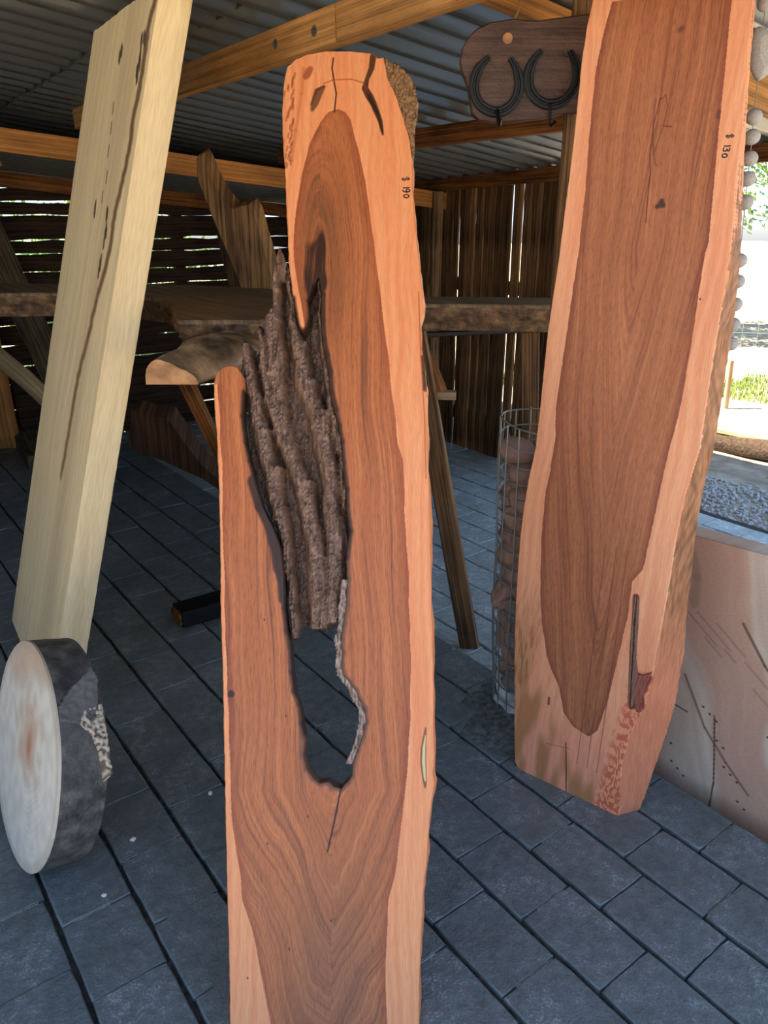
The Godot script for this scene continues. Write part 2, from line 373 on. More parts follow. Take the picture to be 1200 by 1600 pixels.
func build_slab_one() -> void:
	var x := frame(Vector3(0.551, 0, -0.94), Vector3(0.801, 0, 0.598), Vector3(0.299, 0.866, -0.401))
	var o := base("live_edge_slab", x.origin)
	tag(o, "tall orange red slab with a rotten hole in its middle, marked $ 190", "wood slab")
	var local := Transform3D(x.basis, Vector3.ZERO)
	var m := StandardMaterial3D.new()
	m.resource_name = "slab_one_wood"
	m.albedo_texture = slab_one_texture()
	m.roughness = 0.36
	m.metallic_specular = 0.4
	m.normal_enabled = true
	m.normal_texture = mats.bumps
	m.normal_scale = 0.05
	var f := dense(pairs(SLAB_ONE_OUTLINE), 0.012, 0.0014, 1)
	var back := PackedVector2Array()
	for q in f:
		var far := q
		if q.x > 0.12 and q.y < 2.1:
			far.x += 0.006 + 0.006 * noise_a.get_noise_2d(q.y * 120.0, 3.0)
		if q.y > 2.15:
			far.y -= 0.004
		back.append(far)
	mesh_node("slab", slab_mesh(f, back, 0.05, ONE_LO, ONE_HI, 0.003, 4, 0.0025), m, o, local)
	tag(mesh_node("price_mark", ink_mesh("$ 190", Vector2(0.1735, 1.897), 0.0165, Vector2(0.05, -1), 0.0017), mats.ink, o, local), "handwritten price $ 190 in dark pen")
	# a ragged bare lip along the right side of the hole
	var hole_line := pairs(SLAB_ONE_OUTLINE)
	var lip := PackedVector2Array()
	var inner := PackedVector2Array()
	for i in range(44, 59):
		var q := hole_line[i]
		lip.append(q + Vector2(0.004, 0.0))
		inner.append(q + Vector2(-0.010 - 0.008 * absf(noise_b.get_noise_2d(i * 30.0, 4.0)), 0.0))
	inner.reverse()
	lip.append_array(inner)
	var lip_tint := func(q: Vector2, _z: float) -> Color:
		var t := noise_a.get_noise_2d(q.x * 2600.0, q.y * 700.0)
		return Color(0.20, 0.13, 0.095).lerp(Color(0.50, 0.37, 0.30), clampf(0.5 + t, 0.0, 1.0))
	var lip_h := func(q: Vector2) -> float: return -0.006 + noise_a.get_noise_2d(q.x * 2600.0, q.y * 700.0) * 0.008
	# the rotten dark seam
	var rm := StandardMaterial3D.new()
	rm.resource_name = "rotten_wood"
	rm.vertex_color_use_as_albedo = true
	rm.roughness = 0.5
	rm.metallic_specular = 0.5
	rm.normal_enabled = true
	rm.normal_texture = mats.bumps
	rm.normal_scale = 0.3
	rm.uv1_triplanar = true
	rm.uv1_scale = Vector3(14, 5, 14)
	tag(mesh_node("ragged_lip", relief_mesh(lip, Vector2(0.002, 0.0026), lip_h, lip_tint, -0.045), rm, o, local), "rough grey lip of the hole")
	var strands := [strand(ROT_STRAND_A), strand(ROT_STRAND_B), strand(ROT_STRAND_C), strand(ROT_STRAND_D), strand(ROT_STRAND_E)]
	var tint := func(q: Vector2, _z: float) -> Color:
		var t := noise_a.get_noise_2d(q.x * 1500.0 + 5.0, q.y * 160.0) * 0.5 + noise_b.get_noise_2d(q.x * 6000.0, q.y * 700.0) * 0.3
		return Color(0.10, 0.055, 0.035).lerp(Color(0.36, 0.21, 0.14), clampf(0.5 + t, 0.0, 1.0))
	var rot := relief_mesh(pairs(ROT_OUTLINE), Vector2(0.0026, 0.0034), func(q: Vector2) -> float: return rot_height(q, strands) - 0.008, tint, -0.085)
	tag(mesh_node("rotten_seam", rot, rm, o, local), "dark rotten furrowed wood")
	# the rough wane at the upper right corner
	var wane_tint := func(q: Vector2, _z: float) -> Color:
		var t := noise_a.get_noise_2d(q.x * 2400.0, q.y * 260.0) * 0.6
		return Color(0.20, 0.105, 0.05).lerp(Color(0.48, 0.27, 0.13), clampf(0.55 + t, 0.0, 1.0))
	var left := pairs(SLAB_ONE_WANE)
	var wane_h := func(q: Vector2) -> float:
		var edge := line_at(left.slice(8), q.y, 0.12)
		var d := maxf(0.0, q.x - edge)
		return -0.003 - d * 0.45 + (1.0 - absf(noise_a.get_noise_2d(q.x * 2400.0, q.y * 260.0)) * 2.0) * 0.009 - 0.006
	tag(mesh_node("rough_edge", relief_mesh(left, Vector2(0.0026, 0.0036), wane_h, wane_tint, -0.05), rm, o, local), "brown furrowed bark edge")


func build_slab_two() -> void:
	var x := frame(Vector3(1.495, 0, -1.098), Vector3(0.238, 0, 0.971), Vector3(0.118, 0.993, -0.029))
	var o := base("live_edge_slab", x.origin)
	tag(o, "tall pinkish red slab leaning beside the gabion, marked $ 130", "wood slab")
	var m := StandardMaterial3D.new()
	m.resource_name = "slab_two_wood"
	m.albedo_texture = slab_two_texture()
	m.roughness = 0.5
	m.metallic_specular = 0.35
	m.normal_enabled = true
	m.normal_texture = mats.bumps
	m.normal_scale = 0.06
	var f := PackedVector2Array()
	var back := PackedVector2Array()
	var p := pairs(SLAB_TWO_OUTLINE)
	var br := pairs(SLAB_TWO_BACK_RIGHT)
	var pb := PackedVector2Array()
	for i in p.size():
		pb.append(br[i - 22] if i >= 22 and i < 44 else p[i] + Vector2(-0.004 if i < 20 else 0.0, 0.008 if i > 43 else 0.0))
	for i in p.size():
		var j := (i + 1) % p.size()
		var k := maxi(1, int(ceil((p[j] - p[i]).length() / 0.014)))
		for s in k:
			var t := float(s) / k
			var n := Vector2(noise_a.get_noise_2d(p[i].y * 600.0 + s * 9.0, i), noise_a.get_noise_2d(i * 9.0, s * 9.0)) * 0.0012
			f.append(p[i].lerp(p[j], t) + n)
			back.append(pb[i].lerp(pb[j], t) + n * 2.0)
	mesh_node("slab", slab_mesh(f, back, 0.06, TWO_LO, TWO_HI, 0.006, 7, 0.002), m, o, Transform3D(x.basis, Vector3.ZERO))
	tag(mesh_node("price_mark", ink_mesh("$ 130", Vector2(0.109, 1.735), 0.0145, Vector2(-0.07, -1), 0.0015), mats.ink, o, Transform3D(x.basis, Vector3.ZERO)), "handwritten price $ 130 in dark pen")
	# the bark pocket: a ragged lip standing a little proud of the face
	var lip := pairs([79, 640, 87, 644, 97, 600, 104, 540, 112, 470, 124, 430, 140, 436, 158, 450, 150, 410, 146, 370, 150, 330, 138, 325, 128, 345, 120, 325, 112, 345, 104, 400, 95, 470, 86, 550])
	var tint := func(q: Vector2, _z: float) -> Color:
		var crack := absf(q.x - line_at(PackedVector2Array([Vector2(0.085, 0.64), Vector2(0.0905, 0.56), Vector2(0.0985, 0.50), Vector2(0.107, 0.42), Vector2(0.118, 0.33)]), q.y, 0.5))
		if crack < 0.0013 + 0.0008 * noise_b.get_noise_2d(q.y * 3000.0, 7.0):
			return Color(0.012, 0.009, 0.008)
		var t := noise_a.get_noise_2d(q.x * 2600.0, q.y * 500.0)
		return Color(0.20, 0.11, 0.075).lerp(Color(0.27, 0.075, 0.05), clampf(smoothstep(0.006, 0.02, crack) + t * 0.4, 0.0, 1.0))
	var rel := func(q: Vector2) -> float:
		var crack := absf(q.x - line_at(PackedVector2Array([Vector2(0.085, 0.64), Vector2(0.0905, 0.56), Vector2(0.0985, 0.50), Vector2(0.107, 0.42), Vector2(0.118, 0.33)]), q.y, 0.5))
		return 0.0028 + noise_a.get_noise_2d(q.x * 2600.0, q.y * 500.0) * 0.0018 - (0.003 if crack < 0.0016 else 0.0)
	var pm := StandardMaterial3D.new()
	pm.resource_name = "bark_pocket"
	pm.vertex_color_use_as_albedo = true
	pm.roughness = 0.55
	tag(mesh_node("bark_pocket", relief_mesh(lip, Vector2(0.0014, 0.0024), rel, tint, -0.004), pm, o, Transform3D(x.basis, Vector3.ZERO)), "dark red bark pocket with black crack")


func build_pale_slab() -> void:
	var a := Vector3(0.271, 0.962, 0.02)
	var wv := Vector3(0.067, 0.001, -0.998)
	# local X runs away from the near edge, Y up the slab, the broad face looks to the left
	var n := wv.cross(a).normalized()
	var x := Transform3D(Basis(wv, a, n), Vector3(0.468, 0.027, -2.324))
	var o := base("thick_slab", x.origin)
	tag(o, "tall thick pale yellow slab with a dark crack leaning at left", "wood slab")
	var m := StandardMaterial3D.new()
	m.resource_name = "pale_wood"
	m.albedo_texture = pale_texture()
	m.roughness = 0.62
	m.metallic_specular = 0.35
	var f := dense(PackedVector2Array([Vector2(0, 0), Vector2(0.724, 0), Vector2(0.724, 2.17), Vector2(0, 2.17)]), 0.03, 0.0035, 4)
	side_run = 1.0
	mesh_node("slab", slab_mesh(f, f, 0.091, PALE_LO, PALE_HI, 0.0025, 4, 0.003), m, o, Transform3D(x.basis, Vector3.ZERO))
	side_run = 0.0


func build_wide_board() -> void:
	# stands on its long edge in the step, leaning back a little
	var u := Vector3(0.02, 0.0, 1.0)
	var v := Vector3(0.085, 0.996, 0.0)
	var x := frame(Vector3(1.825, -0.1, -1.27), u, v)
	var o := base("wide_board", x.origin)
	tag(o, "wide pinkish grey plank standing on edge behind the step at right", "plank")
	var m := StandardMaterial3D.new()
	m.resource_name = "wide_board_wood"
	m.albedo_texture = wide_board_texture()
	m.roughness = 0.6
	var f := dense(PackedVector2Array([Vector2(0, 0), Vector2(1.2, 0), Vector2(1.2, 0.855), Vector2(0.6, 0.84), Vector2(0, 0.805)]), 0.03, 0.0015, 6)
	mesh_node("board", slab_mesh(f, f, 0.095, Vector2(-0.1, 0), Vector2(1.3, 0.84), 0.002, 3, 0.003), m, o, Transform3D(x.basis, Vector3.ZERO))


func build_disc() -> void:
	var n := Vector3(-0.9655, 0.26, 0.003).normalized()
	var u := Vector3.UP.cross(n).normalized()
	var x := frame(Vector3(0.2269, 0.278, -1.8344), u, n.cross(u))
	var o := base("log_slice", Vector3(0.2269, 0.0, -1.8344))
	tag(o, "round pale log slice with grey bark standing before the pale slab", "log slice")
	var local := Transform3D(x.basis, Vector3(0, 0.278, 0))
	var f := PackedVector2Array()
	var b := PackedVector2Array()
	for i in 120:
		var t := TAU * i / 120.0
		var r := 0.2848 + noise_a.get_noise_2d(cos(t) * 12.0, sin(t) * 12.0) * 0.006
		f.append(Vector2(cos(t), sin(t)) * r)
		b.append(Vector2(cos(t), sin(t)) * (r + 0.004 * sin(t * 3.0)))
	var dm := StandardMaterial3D.new()
	dm.resource_name = "disc_wood"
	dm.albedo_texture = disc_texture()
	dm.roughness = 0.7
	var lo := Vector2(-0.31, -0.31)
	mesh_node("cut_face", slab_mesh(f, f, 0.006, lo, -lo, 0.0, 1, 0.001), dm, o, local)
	# bark shell just behind the face, cracked and grey
	var fb := PackedVector2Array()
	for q in f:
		fb.append(q * 0.999)
	var bark := mesh_node("bark", slab_mesh(fb, b, 0.104, lo, -lo, 0.0025, 10, 0.0005), mats.bark_grey, o, local * Transform3D(Basis(), Vector3(0, 0, -0.0062)))
	tag(bark, "grey cracked bark")
	# a broken flap of bark with a pale torn patch at the back right
	var side := -u.normalized()
	var fl := PackedVector2Array([Vector2(0.008, -0.015), Vector2(0.06, -0.03), Vector2(0.095, -0.01), Vector2(0.10, 0.07), Vector2(0.088, 0.105), Vector2(0.075, 0.09), Vector2(0.04, 0.06), Vector2(0.008, 0.02)])
	var ang := deg_to_rad(47.0)
	for s in [1.0]:
		var c := Vector2(cos(ang), sin(ang))
		# local frame on the rim: X runs back along the thickness, Y along the rim, Z outwards
		var rim := Transform3D(Basis(Vector3(0, 0, -1), Vector3(-c.y, c.x, 0), Vector3(c.x, c.y, 0)), Vector3(c.x, c.y, 0) * 0.283)
		var flap_tint := func(_q: Vector2, _z: float) -> Color: return Color(0.11, 0.105, 0.1)
		var vm := StandardMaterial3D.new()
		vm.resource_name = "bark_flap"
		vm.vertex_color_use_as_albedo = true
		vm.roughness = 0.7
		var fh := func(q: Vector2) -> float: return 0.006 + 0.02 * smoothstep(0.0, 0.1, q.x) * smoothstep(-0.02, 0.09, q.y) + noise_a.get_noise_2d(q.x * 900.0, q.y * 900.0) * 0.004
		mesh_node("bark_flap", relief_mesh(fl, Vector2(0.003, 0.003), fh, flap_tint, -0.02), vm, o, local * rim)
		var patch := PackedVector2Array([Vector2(0.055, 0.0), Vector2(0.09, 0.01), Vector2(0.107, 0.015), Vector2(0.107, -0.15), Vector2(0.1, -0.16), Vector2(0.088, -0.10), Vector2(0.075, -0.06), Vector2(0.052, -0.03)])
		var patch_tint := func(q: Vector2, _z: float) -> Color:
			var t := noise_b.get_noise_2d(q.x * 1500.0, q.y * 1200.0)
			if Vector2(q.x - 0.078, (q.y + 0.012) * 0.8).length() < 0.011:
				return Color(0.10, 0.09, 0.085)
			return Color(0.52, 0.43, 0.33).lerp(Color(0.16, 0.12, 0.09), smoothstep(0.15, 0.4, t) * smoothstep(-0.01, -0.05, q.y))
		var ph := func(q: Vector2) -> float: return 0.007 + noise_b.get_noise_2d(q.x * 1500.0, q.y * 1200.0) * -0.004 - 0.1 * absf(q.y + 0.05) * absf(q.y + 0.05)
		tag(mesh_node("torn_patch", relief_mesh(patch, Vector2(0.0018, 0.0018), ph, patch_tint, -0.04), vm, o, local * rim), "pale torn wood patch")


# ------------------------------------------------------------------ table and what stands around it
func build_table() -> void:
	var h := 1.25
	var o := base("slab_table", Vector3(1.4, 0.0, -2.8))
	tag(o, "high live edge slab table on plank legs behind the orange slab", "table")
	var pts := PackedVector2Array()
	for q in [Vector2(0.5, -3.83), Vector2(0.726, -3.676), Vector2(0.86, -3.59), Vector2(0.987, -3.481), Vector2(1.12, -3.30), Vector2(1.17, -3.05), Vector2(1.10, -2.75), Vector2(1.0, -2.5), Vector2(0.955, -2.36), Vector2(0.985, -2.335), Vector2(1.07, -2.27), Vector2(1.152, -2.214), Vector2(1.35, -2.2), Vector2(1.6, -2.25), Vector2(1.76, -2.31), Vector2(1.883, -2.263), Vector2(2.05, -2.12), Vector2(2.211, -1.963), Vector2(2.38, -1.84), Vector2(2.52, -1.93), Vector2(2.43, -2.16), Vector2(2.073, -2.493), Vector2(1.85, -2.95), Vector2(1.546, -3.603), Vector2(1.2, -3.95), Vector2(0.841, -4.224), Vector2(0.5, -4.35)]:
		pts.append(Vector2(q.x - 1.4, -(q.y + 2.8)))
	if Geometry2D.is_polygon_clockwise(pts):
		pts.reverse()
	var f := dense(pts, 0.03, 0.008, 8)
	var flat := Transform3D(Basis(Vector3.RIGHT, Vector3(0, 0, -1), Vector3.UP), Vector3(0, h, 0))
	mesh_node("tabletop", slab_mesh(f, f, 0.02, Vector2(-1.0, -1.6), Vector2(0.0, -0.6), 0.0, 1, 0.006), mats.table_top, o, flat)
	var under := PackedVector2Array()
	var rim := PackedVector2Array()
	for i in f.size():
		var d := (f[(i + 1) % f.size()] - f[(i - 1 + f.size()) % f.size()]).normalized()
		rim.append(f[i] + Vector2(d.y, -d.x) * 0.004)
		under.append(f[i] - Vector2(d.y, -d.x) * (0.035 + 0.02 * noise_a.get_noise_2d(f[i].x * 60.0, f[i].y * 60.0)))
	tag(mesh_node("bark_edge", slab_mesh(rim, under, 0.088, Vector2(-1, -1), Vector2(1, 1), 0.03, 7, 0.004), mats.table_bark, o, flat * Transform3D(Basis(), Vector3(0, 0, -0.013))), "mottled brown bark edge")
	# the cut limb that sticks out at the near left corner
	var dir := Vector3(0.801, 0, 0.598)
	var rings := []
	var spec := [[Vector3(0.742, 1.148, -1.905), 0.135, 0.058, 0.45], [Vector3(0.775, 1.148, -1.935), 0.14, 0.062, 0.4], [Vector3(0.85, 1.148, -1.99), 0.165, 0.075, 0.15], [Vector3(0.93, 1.148, -2.08), 0.23, 0.088, -0.15], [Vector3(1.02, 1.148, -2.2), 0.28, 0.075, -0.1], [Vector3(1.12, 1.148, -2.36), 0.30, 0.06, 0.0]]
	for sp in spec:
		var ring := PackedVector3Array()
		for j in 22:
			var t := PI * j / 16.0
			var q := Vector3.ZERO
			if j <= 16:
				var sk: float = sp[3]
				q = sp[0] + dir * (-cos(t) * sp[1] * 0.5) + Vector3.UP * (pow(sin(t), 0.8) * sp[2] * (1.0 + sk * cos(t)))
				q += Vector3(0, noise_a.get_noise_3d(q.x * 300.0, q.y * 300.0, q.z * 300.0) * 0.01, 0) * sin(t)
			else:
				q = sp[0] + dir * lerpf(0.5, -0.5, (j - 16) / 6.0) * sp[1]
			ring.append(q - o.position)
		rings.append(ring)
	var s := Shape.new()
	loft(s, rings, false)
	var stub := mesh_node("limb_stub", s.mesh(), mats.stub_wood, o)
	tag(stub, "sawn limb stub with smooth mottled wood")
	var end := Shape.new()
	var toward := Vector3(-0.25, 0.0, 0.2).normalized() * 0.004
	var ea := PackedVector3Array()
	var eb := PackedVector3Array()
	for q in rings[0]:
		ea.append(q + toward)
		eb.append(q - toward)
	loft(end, [ea, eb], false)
	tag(mesh_node("cut_end", end.mesh(), mats.cut_end, o), "sawn orange end grain")
	# plank legs, braces, steel rail
	var leg := func(called: String, a: Vector3, b: Vector3, w: float, t: float, face: Vector3, m: Material, sd: int) -> void:
		mesh_node(called, board_mesh((b - a).length(), w, t, sd, 0.002, 5), m, o, along(a - o.position, b - o.position, face))
	leg.call("leg", Vector3(1.93, -0.1, -1.995), Vector3(1.80, 1.16, -2.22), 0.075, 0.045, Vector3(-0.75, 0, 0.66), mats.leg_wood, 1)
	leg.call("leg", Vector3(1.706, 0.0, -3.417), Vector3(0.995, 1.07, -2.47), 0.045, 0.045, Vector3(-0.6, 0, 0.8), mats.pine_brown, 2)
	leg.call("leg", Vector3(0.915, 0.0, -3.75), Vector3(0.93, 1.14, -3.56), 0.07, 0.05, Vector3(-0.6, 0, 0.8), mats.grey_steel, 3)
	leg.call("leg", Vector3(1.30, 0.0, -2.62), Vector3(1.19, 1.14, -2.50), 0.06, 0.05, Vector3(-0.6, 0, 0.8), mats.grey_steel, 4)
	leg.call("leg", Vector3(2.5, -0.1, -2.2), Vector3(2.3, 1.14, -2.12), 0.07, 0.045, Vector3(-0.75, 0, 0.66), mats.leg_wood, 5)
	leg.call("gusset", Vector3(1.875, 0.93, -2.17), Vector3(1.845, 1.06, -2.22), 0.07, 0.03, Vector3(-0.3, 0.2, 0.9), mats.pine_brown, 6)
	leg.call("stretcher", Vector3(1.85, 0.925, -2.2), Vector3(1.93, 0.925, -2.13), 0.045, 0.03, Vector3(0, 1, 0), mats.pale_offcut, 7)
	leg.call("rail", Vector3(1.55, 1.115, -2.55), Vector3(2.42, 1.145, -2.02), 0.02, 0.02, Vector3(-0.6, 0, 0.8), mats.black_steel, 8)


func flat_slab(called: String, label: String, cat: String, outline: Array, at: Vector3, depth: float, m: Material, shift: Vector2, group := "", seed_ := 1) -> MeshInstance3D:
	var p := pairs(outline)
	if Geometry2D.is_polygon_clockwise(p):
		p.reverse()
	var f := dense(p, 0.03, 0.003, seed_)
	var back := PackedVector2Array()
	for q in f:
		back.append(q + shift)
	var x := frame(at, Vector3(0.801, 0, 0.598), Vector3.UP)
	var o := mesh_node(called, slab_mesh(f, back, depth, Vector2(0, 0), Vector2(1, 1), 0.004, 3, 0.003), m, self, x)
	tag(o, label, cat, group)
	return o


func build_back_things() -> void:
	var lean := LEAN_OUTLINE.duplicate()
	for i in range(0, lean.size(), 2):
		if lean[i + 1] == -340:
			lean[i + 1] = -1150
			lean[i] += 160
	flat_slab("leaning_plank", "long brown live edge plank leaning behind the table under the rafter", "plank", lean, Vector3(1.9097, 1.1667, -3.8708), 0.07, mats.lean_wood, Vector2(0.035, 0.03), "", 12)
	var small := LEAN_SMALL_OUTLINE.duplicate()
	for i in range(0, small.size(), 2):
		if small[i + 1] == -279:
			small[i + 1] = -1200
			small[i] += 150
	flat_slab("leaning_plank", "narrow plank with a pale edge behind the long leaning plank", "plank", small, Vector3(1.938, 1.2188, -4.0751), 0.03, mats.leg_wood, Vector2(-0.012, 0.0), "", 13)
	var dark := DARK_SLAB_OUTLINE.duplicate()
	for i in range(0, dark.size(), 2):
		if dark[i + 1] <= -385:
			dark[i + 1] -= 105
	flat_slab("dark_slab", "dark brown bark edged slab lying tilted under the table", "wood slab", dark, Vector3(1.2991, 0.4999, -3.2725), 0.08, mats.dark_slab, Vector2(0.02, 0.03), "", 14)
	var pn := timber("leaning_post", self, Vector3(1.04, 0.0, -5.92), Vector3(1.0, 1.75, -5.92), 0.13, 0.09, Vector3(-0.55, 0, 0.83), mats.pine_orange, 21, 0.004, 8)
	tag(pn, "orange squared timber upright at the far left edge of the photo", "post")
	var g := timber("leaning_plank", self, Vector3(1.5, 0.02, -5.62), Vector3(1.12, 1.68, -6.13), 0.2, 0.04, Vector3(-0.55, 0, 0.83), mats.grey_plank, 22, 0.008, 12)
	tag(g, "grey weathered plank leaning on the back wall at far left", "plank")
	var lg := mesh_node("log_offcut", pole_mesh(0.95, 0.06, 0.05, 23, 0.012, 10), mats.pale_offcut, self, along(Vector3(1.33, 0.25, -4.72), Vector3(0.84, 0.86, -5.15), Vector3(0, 0, 1)))
	tag(lg, "crooked pale barked log offcut propped across the grey plank", "log")
	var fb := mesh_node("floor_slab", board_mesh(1.15, 0.26, 0.09, 24, 0.008, 8), mats.grey_plank, self, along(Vector3(1.14, 0.046, -5.24), Vector3(1.22, 0.046, -6.15), Vector3(0, 1, 0)))
	tag(fb, "thick grey slab lying on the floor by the back wall", "wood slab")
	var ds := timber("dark_plank", self, Vector3(1.16, 0.22, -6.10), Vector3(2.6, 0.22, -6.10), 0.44, 0.05, Vector3(0, 0.25, 1), mats.slat_dark, 25, 0.01, 10)
	tag(ds, "dark plank on edge at the foot of the back wall", "plank")
	var tw := timber("timber_offcut", self, Vector3(1.35, 1.25, -4.0), Vector3(1.31, 1.44, -4.08), 0.07, 0.04, Vector3(-0.6, 0, 0.8), mats.pine, 26, 0.002, 2)
	tag(tw, "short squared offcut standing on the table beside the pale slab", "timber")
	var bar := base("steel_bar", Vector3(0.985, 0.0, -2.72))
	tag(bar, "black square steel bar lying on the pavers behind the orange slab", "bar")
	mesh_node("tube", board_mesh(0.75, 0.115, 0.07, 31, 0.0, 1, 0.006), mats.black_steel, bar, along(Vector3(0, 0.036, 0), Vector3(0.745, 0.036, 0.02), Vector3(0, 1, 0)))
	mesh_node("end_block", board_mesh(0.012, 0.085, 0.05, 32, 0.0), mats.pine_brown, bar, along(Vector3(-0.011, 0.036, 0), Vector3(0.001, 0.036, 0), Vector3(0, 1, 0)))


# ------------------------------------------------------------------ gabion
func build_gabion() -> void:
	var c := Vector3(1.745, -0.1, -1.475)
	var o := base("wire_gabion", c)
	tag(o, "round wire mesh cage full of brown stones around the post", "gabion")
	var r := RandomNumberGenerator.new()
	r.seed = 55
	var top := 1.09
	var radius := func(y: float) -> float: return lerpf(0.142, 0.172, y / 1.09)
	var wob := func(a: float, y: float) -> float: return noise_a.get_noise_3d(cos(a) * 14.0, y * 30.0, sin(a) * 14.0) * 0.014
	for i in 20:
		var y := 0.04 + 0.0552 * i
		var s := Shape.new()
		var path := []
		for j in 40:
			var a := TAU * j / 40.0
			var rr: float = radius.call(y) + wob.call(a, y)
			path.append(Vector3(cos(a) * rr, y + 0.006 * sin(a * 2.0 + i), sin(a) * rr))
		tube(s, path, 0.0026, 5, true)
		mesh_node("ring_wire", s.mesh(), mats.wire, o)
	for j in 19:
		var a := TAU * j / 19.0 + 0.1
		var s := Shape.new()
		var path := []
		for i in 24:
			var y := top * i / 23.0
			var rr: float = radius.call(y) + wob.call(a, y) + 0.003
			path.append(Vector3(cos(a) * rr, y, sin(a) * rr))
		tube(s, path, 0.0026, 5)
		mesh_node("upright_wire", s.mesh(), mats.wire, o)
	var tie := Shape.new()
	tube(tie, [Vector3(-0.16, 0.91, -0.09), Vector3(-0.12, 0.945, -0.06), Vector3(-0.07, 0.975, -0.02), Vector3(-0.03, 0.985, 0.02), Vector3(-0.01, 0.97, 0.03)], 0.0018, 5)
	mesh_node("tie_wire", tie.mesh(), mats.wire, o)
	var shapes := []
	for i in 8:
		shapes.append(stone_mesh(i, Vector3.ONE))
	var idx := 0
	for row in 16:
		var y := 0.05 + 0.0625 * row
		var n := 9
		for k in n:
			var a := TAU * (k + 0.5 * (row % 2)) / n + r.randf_range(-0.12, 0.12)
			var away := absf(wrapf(a - atan2(1.475, -1.745), -PI, PI))
			var size := Vector3(r.randf_range(0.052, 0.07), r.randf_range(0.044, 0.06), r.randf_range(0.044, 0.06))
			var rr: float = radius.call(y) - 0.056 - r.randf() * 0.006
			var turn := Basis.from_euler(Vector3(r.randf() * TAU, r.randf() * TAU, r.randf() * TAU))
			var kind := r.randf()
			if away > 1.8 or (row == 15 and k % 2 == 0):
				continue
			var m: Material = mats.stone_brown if kind < 0.75 else mats.stone_grey
			var lab := "brown stone packed behind the wire of the round gabion"
			var grp := "brown stones in the gabion"
			if row <= 2:
				m = mats.stone_white
				lab = "white stone at the foot of the round gabion"
				grp = "white stones at the gabion foot"
			elif kind >= 0.75:
				lab = "greyish stone packed behind the wire of the round gabion"
				grp = "greyish stones in the gabion"
			var st := mesh_node("gabion_stone", shapes[idx % 8], m, self, Transform3D(turn.scaled(Vector3.ONE) * Basis.from_scale(size), c + Vector3(cos(a) * rr, y, sin(a) * rr)))
			tag(st, lab, "stone", grp)
			idx += 1
	var big := mesh_node("gabion_stone", stone_mesh(31, Vector3(0.062, 0.05, 0.045), 10, 14), mats.stone_brown, self, Transform3D(Basis.from_euler(Vector3(0.2, 0.7, 0.5)), c + Vector3(-0.128, 0.535, -0.05)))
	tag(big, "large smooth brown stone bulging out through the gabion wire", "stone")
	# old mortar spilled at its foot
	var sp := Shape.new()
	var rings := []
	for lv in [[0.34, 0.0], [0.30, 0.006], [0.22, 0.014], [0.12, 0.022], [0.04, 0.026]]:
		var ring := PackedVector3Array()
		for j in 30:
			var a := TAU * j / 30.0
			var rr: float = lv[0] * (0.75 + 0.3 * noise_a.get_noise_2d(cos(a) * 20.0, sin(a) * 20.0))
			ring.append(Vector3(cos(a) * rr, lv[1] - 0.002, sin(a) * rr))
		rings.append(ring)
	loft(sp, rings, false)
	tag(mesh_node("mortar_heap", sp.mesh(), mats.mortar_dark, self, Transform3D(Basis(), Vector3(1.70, 0.0, -1.44))), "grey spilled mortar skirt around the foot of the gabion", "mortar")


# ------------------------------------------------------------------ horseshoe board
func horseshoe(path: PackedVector2Array) -> ArrayMesh:
	# a flat grooved bar bent along the path
	var curve := Curve2D.new()
	for i in path.size():
		var t := (path[mini(i + 1, path.size() - 1)] - path[maxi(i - 1, 0)]) / 6.0
		curve.add_point(path[i], -t, t)
	var pts := curve.tessellate_even_length(5, 0.006)
	var rings := []
	for i in pts.size():
		var d := (pts[mini(i + 1, pts.size() - 1)] - pts[maxi(i - 1, 0)]).normalized()
		var sd := Vector2(-d.y, d.x)
		var f := float(i) / (pts.size() - 1)
		var w := 0.0125 * (0.55 + 0.45 * smoothstep(0.0, 0.16, minf(f, 1.0 - f)))
		var ring := PackedVector3Array()
		for q in [[-1.0, 0.0], [-1.0, 0.006], [-0.8, 0.008], [-0.25, 0.008], [-0.1, 0.0045], [0.2, 0.0045], [0.35, 0.008], [0.8, 0.008], [1.0, 0.006], [1.0, 0.0]]:
			var p: Vector2 = pts[i] + sd * (q[0] * w)
			ring.append(Vector3(p.x, p.y, q[1]))
		rings.append(ring)
	var s := Shape.new()
	loft(s, rings, true)
	return s.mesh()


